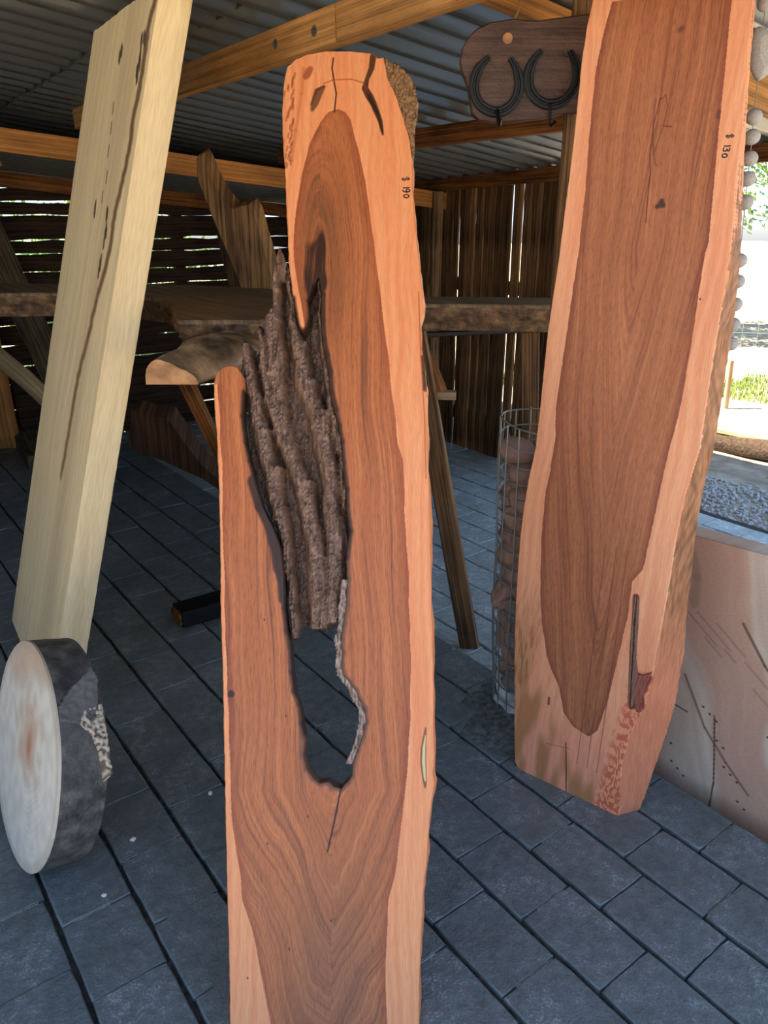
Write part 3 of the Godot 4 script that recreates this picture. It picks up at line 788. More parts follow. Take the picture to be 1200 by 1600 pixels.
func build_sign() -> void:
	var x := frame(Vector3(1.628, 1.91, -1.59), Vector3(0.801, 0, 0.598), Vector3.UP)
	var o := base("horseshoe_board", x.origin)
	tag(o, "dark brown wavy board with two horseshoe coat hooks on the post", "coat rack")
	var local := Transform3D(x.basis, Vector3.ZERO)
	var p := pairs(SIGN_OUTLINE)
	if Geometry2D.is_polygon_clockwise(p):
		p.reverse()
	var f := dense(p, 0.01, 0.0008, 3)
	grain_across = true
	mesh_node("board", slab_mesh(f, f, 0.028, Vector2(0, 0), Vector2(1, 1), 0.0, 2, 0.003), mats.sign_wood, o, local)
	grain_across = false
	var shoes := [[SHOE_ONE, Vector2(-0.0578, -0.108)], [SHOE_TWO, Vector2(0.0775, -0.092)]]
	for i in 2:
		var hs := mesh_node("horseshoe", horseshoe(pairs(shoes[i][0])), mats.iron, o, local * Transform3D(Basis(), Vector3(0, 0, 0.001)))
		var b: Vector2 = shoes[i][1]
		var s := Shape.new()
		if i == 0:
			tube(s, [Vector3(b.x, b.y + 0.008, 0.008), Vector3(b.x, b.y, 0.02), Vector3(b.x + 0.001, b.y - 0.022, 0.03), Vector3(b.x + 0.002, b.y - 0.028, 0.042), Vector3(b.x + 0.002, b.y - 0.018, 0.052)], 0.005, 8)
		else:
			tube(s, [Vector3(b.x, b.y + 0.006, 0.008), Vector3(b.x, b.y - 0.01, 0.014), Vector3(b.x + 0.001, b.y - 0.04, 0.016), Vector3(b.x + 0.006, b.y - 0.045, 0.024), Vector3(b.x + 0.012, b.y - 0.036, 0.034)], 0.0042, 8)
		mesh_node("hook", s.mesh(), mats.iron, hs)
		var path := pairs(shoes[i][0])
		for k in [1, 3, 4, 7, 8, 10]:
			var nl := Shape.new()
			tube(nl, [Vector3(path[k].x, path[k].y, 0.004), Vector3(path[k].x, path[k].y, 0.0075)], 0.0026, 7)
			mesh_node("nail_head", nl.mesh(), mats.iron, hs)
	var kn := Shape.new()
	tube(kn, [Vector3(-0.0398, 0.064, -0.004), Vector3(-0.0398, 0.064, 0.0015), Vector3(-0.0398, 0.064, 0.003)], 0.0125, 14)
	tag(mesh_node("knot", kn.mesh(), mats.cut_end, o, local), "pale round knot plug")
	var rp := Shape.new()
	tube(rp, [Vector3(-0.022, 0.11, -0.014), Vector3(-0.012, 0.13, -0.03), Vector3(-0.006, 0.16, -0.05), Vector3(-0.004, 0.19, -0.08)], 0.003, 6)
	mesh_node("hanging_cord", rp.mesh(), mats.rope, o, local)


func build_bead_string() -> void:
	var ctr := Vector3(1.972, 0, -1.13)
	var side := Vector3(0.801, 0, 0.598)
	var at := func(y: float) -> Vector3: return ctr + side * ((1.69 - y) * 0.058) + Vector3(0, y, 0)
	var o := base("bead_string", at.call(2.04))
	tag(o, "hanging string of round grey stone beads with a heart at right", "ornament")
	var p := pairs(HEART_OUTLINE)
	if Geometry2D.is_polygon_clockwise(p):
		p.reverse()
	# a carved heart: its outline shrinks towards a domed front and back
	var f := dense(p, 0.006, 0.0, 1)
	var s := Shape.new()
	var rings := []
	var mid := Vector2(0.012, 0.01)
	for lv in [[0.55, -0.019], [0.82, -0.014], [0.97, -0.006], [1.0, 0.0], [0.97, 0.006], [0.82, 0.014], [0.55, 0.019]]:
		var ring := PackedVector3Array()
		for q in f:
			var d: Vector2 = mid + (q - mid) * lv[0]
			ring.append(Vector3(d.x, d.y, lv[1]))
		rings.append(ring)
	loft(s, rings, false)
	var hx := frame(Vector3(1.985, 1.915, -1.152) - o.position, side, Vector3.UP)
	mesh_node("heart", s.mesh(), mats.bead_stone, o, hx)
	var sphere := SphereMesh.new()
	sphere.radius = 0.0195
	sphere.height = 0.036
	sphere.radial_segments = 20
	sphere.rings = 12
	var r := RandomNumberGenerator.new()
	r.seed = 8
	var ys := [2.014, 1.778, 1.734, 1.686, 1.640, 1.586, 1.446, 1.394, 1.336, 1.284, 1.234]
	for y in ys:
		mesh_node("bead", sphere, mats.bead_stone, o, Transform3D(Basis.from_euler(Vector3(r.randf_range(-0.4, 0.4), 0, r.randf_range(-0.6, 0.6))), at.call(y) - o.position))
	var w := Shape.new()
	var top: Vector3 = at.call(2.09)
	tube(w, [top - o.position, at.call(2.0) - o.position, at.call(1.97) - o.position], 0.0011, 5)
	tube(w, [at.call(1.858) - o.position, at.call(1.70) - o.position, at.call(1.5) - o.position, at.call(1.215) - o.position], 0.0011, 5)
	mesh_node("string_wire", w.mesh(), mats.wire, o)


# ------------------------------------------------------------------ outside
func build_outside() -> void:
	var r := RandomNumberGenerator.new()
	r.seed = 70
	var st := stone_mesh(3, Vector3.ONE, 4, 6, 3)
	var mm := MultiMesh.new()
	mm.transform_format = MultiMesh.TRANSFORM_3D
	mm.mesh = st
	var list := []
	for i in 9000:
		var p := Vector3(r.randf_range(4.18, 5.75), -0.135, r.randf_range(-4.6, -0.4))
		if not in_frame(p, 0.3):
			continue
		if p.x > 5.1 + 0.25 * sin(p.z * 3.0):
			continue
		list.append([p, r.randf_range(0.006, 0.02)])
	mm.instance_count = list.size()
	for i in list.size():
		var b := Basis.from_euler(Vector3(r.randf() * TAU, r.randf() * TAU, r.randf() * TAU)) * Basis.from_scale(Vector3(1, 0.6, 0.9) * list[i][1])
		mm.set_instance_transform(i, Transform3D(b, list[i][0] + Vector3(0, list[i][1] * 0.3, 0)))
	var g := MultiMeshInstance3D.new()
	g.multimesh = mm
	g.material_override = mats.gravel
	add_named(self, g, "gravel")
	tag(g, "loose grey gravel outside the open side of the shed", "gravel", "", "stuff")
	# a log lying on the ground; its shaded side and sunlit top are put into the colours
	var log_ := base("ground_log", Vector3(5.45, -0.135, -3.0))
	tag(log_, "dark log lying on the sunlit ground past the gravel", "log")
	mesh_node("trunk", pole_mesh(3.2, 0.085, 0.08, 12, 0.02, 16), mats.soil, log_, along(Vector3(-0.1, 0.07, -1.4), Vector3(0.25, 0.08, 1.75), Vector3(0, 1, 0)))
	mesh_node("sunlit_top", board_mesh(3.2, 0.16, 0.03, 44, 0.02, 16), mats.pale_offcut, log_, along(Vector3(-0.06, 0.155, -1.4), Vector3(0.29, 0.165, 1.75), Vector3(0, 1, 0)))
	var ws := mesh_node("pale_rock", stone_mesh(12, Vector3(0.09, 0.04, 0.05), 8, 12), mats.stone_white, self, Transform3D(Basis(), Vector3(5.2, -0.1, -2.42)))
	tag(ws, "pale rock lying against the dark log outside", "rock")
	# wire fence beyond the yard
	var fe := base("wire_fence", Vector3(8.2, -0.135, -3.8))
	tag(fe, "thin wire mesh fence beyond the bright yard", "fence")
	var fd := Vector3(0.62, 0, 0.785)
	for i in 5:
		var at := fd * (-2.6 + 1.3 * i)
		mesh_node("fence_post", pole_mesh(1.5, 0.022, 0.02, i, 0.001, 2, 8), mats.grey_steel, fe, Transform3D(Basis(), at))
	var wires := Shape.new()
	for i in 9:
		tube(wires, [fd * -2.6 + Vector3(0, 0.12 + 0.15 * i, 0), fd * 2.6 + Vector3(0, 0.12 + 0.15 * i, 0)], 0.0022, 4)
	for i in 34:
		tube(wires, [fd * (-2.55 + 0.15 * i) + Vector3(0, 0.05, 0), fd * (-2.55 + 0.15 * i) + Vector3(0, 1.35, 0)], 0.002, 4)
	var fw := mesh_node("fence_wires", wires.mesh(), mats.wire, fe)
	fw.set_meta("kind", "stuff")
	var fp := timber("fence_stake", self, Vector3(6.85, -0.135, -3.78), Vector3(6.82, 0.32, -3.78), 0.04, 0.04, Vector3(-0.6, 0, 0.8), mats.pale_offcut, 3, 0.001, 2)
	tag(fp, "short pale wooden stake beside the edge of the pinkish slab", "stake")
	# grass along the fence
	var blade := Shape.new()
	blade.tri(blade.add(Vector3(-0.006, 0, 0)), blade.add(Vector3(0.003, 0.09, 0.02)), blade.add(Vector3(0.006, 0, 0)))
	blade.tri(blade.add(Vector3(0, 0, -0.006)), blade.add(Vector3(-0.02, 0.07, 0.003)), blade.add(Vector3(0, 0, 0.006)))
	var gm := MultiMesh.new()
	gm.transform_format = MultiMesh.TRANSFORM_3D
	gm.mesh = blade.mesh()
	gm.instance_count = 5000
	for i in 5000:
		var d := r.randf_range(-2.5, 2.5)
		var q := Vector3(7.5, -0.135, -4.0) + fd * d + Vector3(0.8, 0, -0.6) * (r.randf_range(-0.5, 1.2) * (0.6 + 0.4 * sin(d * 3.0)))
		gm.set_instance_transform(i, Transform3D(Basis(Vector3.UP, r.randf() * TAU).scaled(Vector3.ONE * r.randf_range(0.5, 1.3)), q))
	var gi := MultiMeshInstance3D.new()
	gi.multimesh = gm
	gi.material_override = mats.grass
	add_named(self, gi, "grass")
	tag(gi, "patchy green grass along the wire fence", "grass", "", "stuff")
	# trees and shrubs
	var leaf := Shape.new()
	for k in 3:
		var a := TAU * k / 3.0
		var d := Vector3(cos(a), 0.35 * sin(k * 2.0), sin(a))
		var sd := Vector3(-sin(a), 0.2, cos(a)) * 0.3
		var i0 := leaf.add(Vector3.ZERO)
		leaf.tri(i0, leaf.add(d * 0.5 + sd), leaf.add(d))
		leaf.tri(i0, leaf.add(d), leaf.add(d * 0.5 - sd))
	var lm := leaf.mesh()
	var spots := [
		[Vector3(10.6, -0.1, -7.4), 3.6, 1.7, "leafy green tree beyond the fence, left of the two", "tree", 3000],
		[Vector3(13.4, -0.1, -4.2), 3.2, 1.6, "leafy green tree beyond the fence, right of the two", "tree", 3000],
		[Vector3(0.4, -0.1, -9.0), 1.6, 1.4, "green bush seen through the gaps of the back wall slats", "bush", 2600],
		[Vector3(3.0, -0.1, -9.2), 1.7, 1.5, "green bush behind the back wall near the corner", "bush", 2600],
	]
	for sp in spots:
		var t := base("tree" if sp[4] == "tree" else "bush", sp[0])
		tag(t, sp[3], sp[4])
		mesh_node("trunk", pole_mesh(sp[1] * 0.8, 0.1, 0.05, int(sp[1] * 7.0), 0.03, 10), mats.post_grey, t)
		var fm := MultiMesh.new()
		fm.transform_format = MultiMesh.TRANSFORM_3D
		fm.mesh = lm
		fm.instance_count = sp[5]
		for i in sp[5]:
			var d := Vector3(r.randf_range(-1, 1), r.randf_range(-1, 1), r.randf_range(-1, 1)).normalized() * pow(r.randf(), 0.45)
			d *= sp[2] * (1.0 + 0.3 * sin(d.x * 5.0) * cos(d.z * 6.0))
			var hgt: float = sp[1] * (0.62 if sp[4] == "tree" else 0.45)
			fm.set_instance_transform(i, Transform3D(Basis.from_euler(Vector3(r.randf() * TAU, r.randf() * TAU, 0)).scaled(Vector3.ONE * r.randf_range(0.06, 0.13)), Vector3(d.x, hgt + d.y * 0.8, d.z)))
		var fi := MultiMeshInstance3D.new()
		fi.multimesh = fm
		fi.material_override = mats.leaf
		fi.set_meta("kind", "stuff")
		add_numbered(t, fi, "foliage")


func build_litter() -> void:
	var spots := [[Vector3(0.42, 0.004, -1.68), 0.008, "small white shell lying on the paver by the log slice"], [Vector3(0.66, 0.004, -1.72), 0.007, "small pale pebble on the pavers left of the orange slab"], [Vector3(0.30, 0.003, -1.545), 0.006, "tiny pale crumb on the paver below the log slice"]]
	for i in 3:
		var o := mesh_node("pebble", stone_mesh(60 + i, Vector3(1.2, 0.7, 1.0) * spots[i][1], 6, 8), mats.shell, self, Transform3D(Basis(Vector3.UP, i * 1.3), spots[i][0]))
		tag(o, spots[i][2], "pebble")


const GROUND_LOW := -0.1

var noise_a := FastNoiseLite.new()
var noise_b := FastNoiseLite.new()
var noise_c := FastNoiseLite.new()
var mats := {}
var cam: Camera3D
var grain_across := false
var side_run := 0.0


# ------------------------------------------------------------------ small helpers
func pairs(a: Array) -> PackedVector2Array:
	var r := PackedVector2Array()
	for i in range(0, a.size(), 2):
		r.append(Vector2(a[i], a[i + 1]) * 0.001)
	return r


func strand(a: Array) -> Array:
	var r := []
	for i in range(0, a.size(), 3):
		r.append(Vector3(a[i], a[i + 1], a[i + 2]) * 0.001)
	return r


# x of a polyline at a height y; the polyline may run either way; far away outside its range
func line_at(p: PackedVector2Array, y: float, outside: float) -> float:
	for i in p.size() - 1:
		var a := p[i]
		var b := p[i + 1]
		if (a.y - y) * (b.y - y) <= 0.0 and absf(a.y - b.y) > 1e-6:
			return lerpf(a.x, b.x, (y - a.y) / (b.y - a.y))
	return outside


func tag(o: Node, label: String, category := "", group := "", kind := "") -> Node:
	if label != "":
		o.set_meta("label", label)
	if category != "":
		o.set_meta("category", category)
	if group != "":
		o.set_meta("group", group)
	if kind != "":
		o.set_meta("kind", kind)
	return o


func base(called: String, at := Vector3.ZERO) -> Node3D:
	var o := Node3D.new()
	o.name = called
	o.position = at
	add_named(self, o, called)
	return o


func add_named(parent: Node, o: Node, called: String) -> void:
	var n := called
	var k := 1
	while parent.has_node(NodePath(n)):
		n = "%s_%03d" % [called, k]
		k += 1
	o.name = n
	parent.add_child(o, true)


# many alike pieces: numbers kept in a counter so that no search is needed
var counters := {}
func add_numbered(parent: Node, o: Node, called: String) -> void:
	var key := str(parent.get_instance_id()) + called
	var k: int = counters.get(key, 0)
	counters[key] = k + 1
	o.name = called if k == 0 else "%s_%03d" % [called, k]
	parent.add_child(o, true)


func mesh_node(called: String, mesh: Mesh, m: Material, parent: Node, at := Transform3D()) -> MeshInstance3D:
	var o := MeshInstance3D.new()
	o.mesh = mesh
	o.material_override = m
	o.transform = at
	add_numbered(parent, o, called)
	return o


func frame(o: Vector3, u: Vector3, v: Vector3) -> Transform3D:
	var uu := u.normalized()
	var n := uu.cross(v).normalized()
	return Transform3D(Basis(uu, n.cross(uu).normalized(), n), o)


# a frame whose Y runs from a to b and whose Z looks towards face
func along(a: Vector3, b: Vector3, face: Vector3) -> Transform3D:
	var y := (b - a).normalized()
	var x := y.cross(face).normalized()
	var z := x.cross(y).normalized()
	return Transform3D(Basis(x, y, z), a)


# ------------------------------------------------------------------ meshes
class Shape:
	var v := PackedVector3Array()
	var uv := PackedVector2Array()
	var col := PackedColorArray()
	var idx := PackedInt32Array()
	var ink := Color.WHITE

	func add(p: Vector3, t := Vector2.ZERO) -> int:
		v.append(p)
		uv.append(t)
		col.append(ink)
		return v.size() - 1

	func tri(a: int, b: int, c: int) -> void:
		idx.append(a)
		idx.append(b)
		idx.append(c)

	func quad(a: int, b: int, c: int, d: int) -> void:
		tri(a, b, c)
		tri(a, c, d)

	func flip() -> void:
		for i in range(0, idx.size(), 3):
			var k := idx[i + 1]
			idx[i + 1] = idx[i + 2]
			idx[i + 2] = k

	# front faces run clockwise, so a closed shape has a negative volume in the usual sense
	func close_outward(from := 0) -> void:
		var vol := 0.0
		var mid := Vector3.ZERO
		for p in v:
			mid += p
		mid /= maxf(1.0, v.size())
		for i in range(from, idx.size(), 3):
			vol += (v[idx[i]] - mid).dot((v[idx[i + 1]] - mid).cross(v[idx[i + 2]] - mid))
		if vol > 0.0:
			for i in range(from, idx.size(), 3):
				var k := idx[i + 1]
				idx[i + 1] = idx[i + 2]
				idx[i + 2] = k

	func mesh(colored := false) -> ArrayMesh:
		var n := PackedVector3Array()
		n.resize(v.size())
		for i in range(0, idx.size(), 3):
			var a := v[idx[i]]
			var f := (v[idx[i + 2]] - a).cross(v[idx[i + 1]] - a)
			n[idx[i]] += f
			n[idx[i + 1]] += f
			n[idx[i + 2]] += f
		for i in n.size():
			n[i] = n[i].normalized() if n[i].length_squared() > 1e-20 else Vector3.UP
		var arr := []
		arr.resize(Mesh.ARRAY_MAX)
		arr[Mesh.ARRAY_VERTEX] = v
		arr[Mesh.ARRAY_NORMAL] = n
		arr[Mesh.ARRAY_TEX_UV] = uv
		if colored:
			arr[Mesh.ARRAY_COLOR] = col
		arr[Mesh.ARRAY_INDEX] = idx
		var m := ArrayMesh.new()
		m.add_surface_from_arrays(Mesh.PRIMITIVE_TRIANGLES, arr)
		return m


# rings of equal size joined into a skin; sharp keeps the long edges crisp; uv in metres
func loft(s: Shape, rings: Array, sharp: bool, caps := true) -> void:
	var from := s.idx.size()
	var n: int = rings[0].size()
	var m := rings.size()
	var along_len := [0.0]
	for i in range(1, m):
		along_len.append(along_len[i - 1] + (rings[i][0] - rings[i - 1][0]).length())
	var around := [0.0]
	for j in n:
		around.append(around[j] + (rings[0][(j + 1) % n] - rings[0][j]).length())
	if sharp:
		for j in n:
			var at := []
			for i in m:
				var k := s.add(rings[i][j], Vector2(around[j], along_len[i]))
				s.add(rings[i][(j + 1) % n], Vector2(around[j + 1], along_len[i]))
				at.append(k)
			for i in m - 1:
				s.quad(at[i], at[i] + 1, at[i + 1] + 1, at[i + 1])
	else:
		var first := s.v.size()
		for i in m:
			for j in n + 1:
				s.add(rings[i][j % n], Vector2(around[j], along_len[i]))
		for i in m - 1:
			for j in n:
				var k := first + i * (n + 1) + j
				s.quad(k, k + 1, k + n + 2, k + n + 1)
	if caps:
		for e in [0, m - 1]:
			var mid := Vector3.ZERO
			for p in rings[e]:
				mid += p
			mid /= n
			var ax: Vector3 = (rings[e][0] - mid).normalized()
			var c := s.add(mid, Vector2(0.07, 0.07))
			var k0 := s.v.size()
			for p in rings[e]:
				var d: Vector3 = p - mid
				var px := d.dot(ax)
				s.add(p, Vector2(0.07 + px, 0.07 + (d - ax * px).length()))
			for j in n:
				if e == 0:
					s.tri(c, k0 + (j + 1) % n, k0 + j)
				else:
					s.tri(c, k0 + j, k0 + (j + 1) % n)
	s.close_outward(from)


# a sawn board, Y along its length from 0 to l, X its width, Z its thickness; wob makes it uneven
func board_mesh(l: float, w: float, t: float, seed_ := 0, wob := 0.0, segs := 1, ch := 0.003) -> ArrayMesh:
	var rings := []
	for i in segs + 1:
		var y := l * i / segs
		var d1 := noise_a.get_noise_2d(y * 90.0 + seed_ * 71.3, seed_ * 13.7) * wob
		var d2 := noise_a.get_noise_2d(y * 90.0 + seed_ * 31.1, seed_ * 57.9 + 400.0) * wob
		var d3 := noise_a.get_noise_2d(y * 60.0 + seed_ * 17.9, seed_ * 5.3 + 900.0) * wob * 0.5
		var x0 := -w / 2 + d1
		var x1 := w / 2 + d2
		var h := t / 2
		var c := minf(ch, t * 0.3)
		var r := PackedVector3Array([Vector3(x0 + c, y, h + d3), Vector3(x1 - c, y, h + d3), Vector3(x1, y, h - c + d3), Vector3(x1, y, -h + c + d3), Vector3(x1 - c, y, -h + d3), Vector3(x0 + c, y, -h + d3), Vector3(x0, y, -h + c + d3), Vector3(x0, y, h - c + d3)])
		rings.append(r)
	var s := Shape.new()
	loft(s, rings, true)
	return s.mesh()


func pole_mesh(l: float, r0: float, r1: float, seed_ := 0, wob := 0.0, segs := 8, sides := 14) -> ArrayMesh:
	var rings := []
	for i in segs + 1:
		var f := float(i) / segs
		var bend := Vector3(noise_a.get_noise_2d(f * 60.0, seed_ * 9.1), 0, noise_a.get_noise_2d(f * 60.0, seed_ * 9.1 + 77.0)) * wob * 1.5
		var r := PackedVector3Array()
		for j in sides:
			var a := TAU * j / sides
			var rad := lerpf(r0, r1, f) + noise_a.get_noise_3d(cos(a) * 25.0 + seed_ * 40.0, f * l * 60.0, sin(a) * 25.0) * wob
			r.append(Vector3(cos(a) * rad, f * l, sin(a) * rad) + bend)
		rings.append(r)
	var s := Shape.new()
	loft(s, rings, false)
	return s.mesh()


# a round wire or rod along a list of points
func tube(s: Shape, path: Array, r: float, sides := 6, closed := false, caps := true) -> void:
	var rings := []
	var n := path.size()
	var up := Vector3(0.12, 0.9, 0.31).normalized()
	for i in n + (1 if closed else 0):
		var p: Vector3 = path[i % n]
		var a: Vector3 = path[(i - 1 + n) % n] if closed else path[maxi(i - 1, 0)]
		var b: Vector3 = path[(i + 1) % n] if closed else path[mini(i + 1, n - 1)]
		var d := (b - a).normalized()
		var x := d.cross(up)
		if x.length() < 0.1:
			x = d.cross(Vector3(0.9, 0.1, 0.2))
		x = x.normalized()
		var y := x.cross(d).normalized()
		var ring := PackedVector3Array()
		for j in sides:
			var t := TAU * j / sides
			ring.append(p + (x * cos(t) + y * sin(t)) * r)
		rings.append(ring)
	loft(s, rings, false, caps and not closed)


# a rectangular timber between two points as one named mesh
func timber(called: String, parent: Node, a: Vector3, b: Vector3, w: float, t: float, face: Vector3, m: Material, seed_ := 0, wob := 0.0, segs := 1) -> MeshInstance3D:
	return mesh_node(called, board_mesh((b - a).length(), w, t, seed_, wob, segs), m, parent, along(a, b, face))


# points added along an outline, with a slightly uneven live edge
func dense(p: PackedVector2Array, step: float, rough: float, seed_: int) -> PackedVector2Array:
	var r := PackedVector2Array()
	for i in p.size():
		var a := p[i]
		var b := p[(i + 1) % p.size()]
		var k := maxi(1, int(ceil((b - a).length() / step)))
		var side := (b - a).orthogonal().normalized()
		for j in k:
			var q := a.lerp(b, float(j) / k)
			r.append(q + side * noise_a.get_noise_2d(q.x * 700.0 + seed_ * 50.0, q.y * 700.0) * rough)
	return r


# a slab cut from a trunk: a flat front in the XY plane, sides that run back to a second outline, a flat back.
# uv follows the slab's own width and length, so a face picture of the wood lies on it like the wood itself
func slab_mesh(front: PackedVector2Array, back: PackedVector2Array, depth: float, uv0: Vector2, uv1: Vector2, rough := 0.0, steps := 4, edge := 0.003) -> ArrayMesh:
	var s := Shape.new()
	var n := front.size()
	var across := grain_across
	var to_uv := func(q: Vector2) -> Vector2: return Vector2(q.y, q.x) if across else Vector2((q.x - uv0.x) / (uv1.x - uv0.x), 1.0 - (q.y - uv0.y) / (uv1.y - uv0.y))
	var inside := PackedVector2Array()
	var ccw := not Geometry2D.is_polygon_clockwise(front)
	for i in n:
		var d := (front[(i + 1) % n] - front[(i - 1 + n) % n]).normalized()
		var nrm := Vector2(-d.y, d.x) if ccw else Vector2(d.y, -d.x)
		inside.append(front[i] + nrm * edge)
	var t := Geometry2D.triangulate_polygon(inside)
	if t.is_empty():
		t = Geometry2D.triangulate_polygon(front)
		inside = front
	var k := s.v.size()
	for q in inside:
		s.add(Vector3(q.x, q.y, 0), to_uv.call(q))
	for i in range(0, t.size(), 3):
		var a := t[i]
		var b := t[i + 1]
		var c := t[i + 2]
		var area := (inside[b] - inside[a]).cross(inside[c] - inside[a])
		if area > 0.0:
			s.tri(k + a, k + c, k + b)
		else:
			s.tri(k + a, k + b, k + c)
	# sides
	k = s.v.size()
	for r in steps + 2:
		for i in n:
			var q: Vector2
			var z: float
			if r == 0:
				q = inside[i]
				z = 0.0
			else:
				var f := float(r - 1) / steps
				q = front[i].lerp(back[i], f)
				z = -edge - (depth - edge) * f
				if f > 0.0 and rough > 0.0:
					var d := (front[(i + 1) % n] - front[(i - 1 + n) % n]).normalized()
					var out := Vector2(d.y, -d.x) if ccw else Vector2(-d.y, d.x)
					q += out * rough * (noise_a.get_noise_3d(q.x * 500.0, q.y * 130.0, z * 900.0) + 0.5 * noise_b.get_noise_3d(q.x * 1200.0, q.y * 300.0, z * 2000.0)) * sin(PI * minf(1.0, f * 1.15))
			s.add(Vector3(q.x, q.y, z), to_uv.call(q + Vector2(z * side_run, 0)))
	for r in steps + 1:
		for i in n:
			var a := k + r * n + i
			var b := k + r * n + (i + 1) % n
			if ccw:
				s.quad(a, b, b + n, a + n)
			else:
				s.quad(a, a + n, b + n, b)
	# back
	t = Geometry2D.triangulate_polygon(back)
	k = s.v.size()
	for q in back:
		s.add(Vector3(q.x, q.y, -depth), to_uv.call(q))
	for i in range(0, t.size(), 3):
		var area := (back[t[i + 1]] - back[t[i]]).cross(back[t[i + 2]] - back[t[i]])
		if area > 0.0:
			s.tri(k + t[i], k + t[i + 1], k + t[i + 2])
		else:
			s.tri(k + t[i], k + t[i + 2], k + t[i + 1])
	return s.mesh()


# a rough relief over a polygon in the XY plane: height(q) gives z, tint(q, z) its colour; closed behind at zback
func relief_mesh(poly: PackedVector2Array, step: Vector2, height: Callable, tint: Callable, zback: float) -> ArrayMesh:
	var lo := poly[0]
	var hi := poly[0]
	for q in poly:
		lo = lo.min(q)
		hi = hi.max(q)
	var nx := int((hi.x - lo.x) / step.x) + 2
	var ny := int((hi.y - lo.y) / step.y) + 2
	var s := Shape.new()
	var front := {}
	var cells := {}
	for j in ny:
		for i in nx:
			var c := lo + Vector2((i + 0.5) * step.x, (j + 0.5) * step.y)
			if Geometry2D.is_point_in_polygon(c, poly):
				cells[Vector2i(i, j)] = true
	var corner := func(i: int, j: int) -> int:
		var key := Vector2i(i, j)
		if not front.has(key):
			var q := lo + Vector2(i * step.x, j * step.y)
			q += Vector2(noise_b.get_noise_2d(q.x * 9000.0, q.y * 9000.0), noise_b.get_noise_2d(q.x * 9000.0 + 500.0, q.y * 9000.0)) * step.x * 0.5
			var z: float = height.call(q)
			s.ink = tint.call(q, z)
			front[key] = s.add(Vector3(q.x, q.y, z), q)
		return front[key]
	var behind := {}
	var rear := func(i: int, j: int) -> int:
		var key := Vector2i(i, j)
		if not behind.has(key):
			var f: int = corner.call(i, j)
			s.ink = s.col[f]
			behind[key] = s.add(Vector3(s.v[f].x, s.v[f].y, zback), s.uv[f])
		return behind[key]
	for key in cells:
		var i: int = key.x
		var j: int = key.y
		var a: int = corner.call(i, j)
		var b: int = corner.call(i + 1, j)
		var c: int = corner.call(i + 1, j + 1)
		var d: int = corner.call(i, j + 1)
		s.quad(a, d, c, b)
		var ra: int = rear.call(i, j)
		var rb: int = rear.call(i + 1, j)
		var rc: int = rear.call(i + 1, j + 1)
		var rd: int = rear.call(i, j + 1)
		s.quad(ra, rb, rc, rd)
		if not cells.has(Vector2i(i - 1, j)):
			s.quad(a, ra, rd, d)
		if not cells.has(Vector2i(i + 1, j)):
			s.quad(b, c, rc, rb)
		if not cells.has(Vector2i(i, j - 1)):
			s.quad(a, b, rb, ra)
		if not cells.has(Vector2i(i, j + 1)):
			s.quad(d, rd, rc, c)
	return s.mesh(true)


# an angular stone: a ball pushed about by noise and cut by a few planes
func stone_mesh(seed_: int, size: Vector3, rings := 7, sides := 10, cuts := 5) -> ArrayMesh:
	var r := RandomNumberGenerator.new()
	r.seed = 1000 + seed_
	var planes := []
	for i in cuts:
		var d := Vector3(r.randf_range(-1, 1), r.randf_range(-1, 1), r.randf_range(-1, 1)).normalized()
		planes.append([d, r.randf_range(0.62, 0.85)])
	var s := Shape.new()
	for i in rings + 1:
		for j in sides + 1:
			var th := PI * i / rings
			var ph := TAU * (j % sides) / sides
			var d := Vector3(sin(th) * cos(ph), cos(th), sin(th) * sin(ph))
			var q := d * (1.0 + 0.22 * noise_a.get_noise_3d(d.x * 60.0 + seed_ * 33.0, d.y * 60.0, d.z * 60.0))
			for p in planes:
				var over: float = q.dot(p[0]) - p[1]
				if over > 0.0:
					q -= p[0] * over * 0.9
			s.add(q * size, Vector2(ph * 0.1, th * 0.1))
	for i in rings:
		for j in sides:
			var k := i * (sides + 1) + j
			s.quad(k, k + 1, k + sides + 2, k + sides + 1)
	s.close_outward()
	return s.mesh()


# ------------------------------------------------------------------ pictures of surfaces
func painted(w: int, h: int, data: PackedByteArray) -> ImageTexture:
	return ImageTexture.create_from_image(Image.create_from_data(w, h, false, Image.FORMAT_RGB8, data))


func put(d: PackedByteArray, at: int, c: Vector3) -> void:
	d[at] = int(clampf(c.x, 0.0, 1.0) * 255.0)
	d[at + 1] = int(clampf(c.y, 0.0, 1.0) * 255.0)
	d[at + 2] = int(clampf(c.z, 0.0, 1.0) * 255.0)


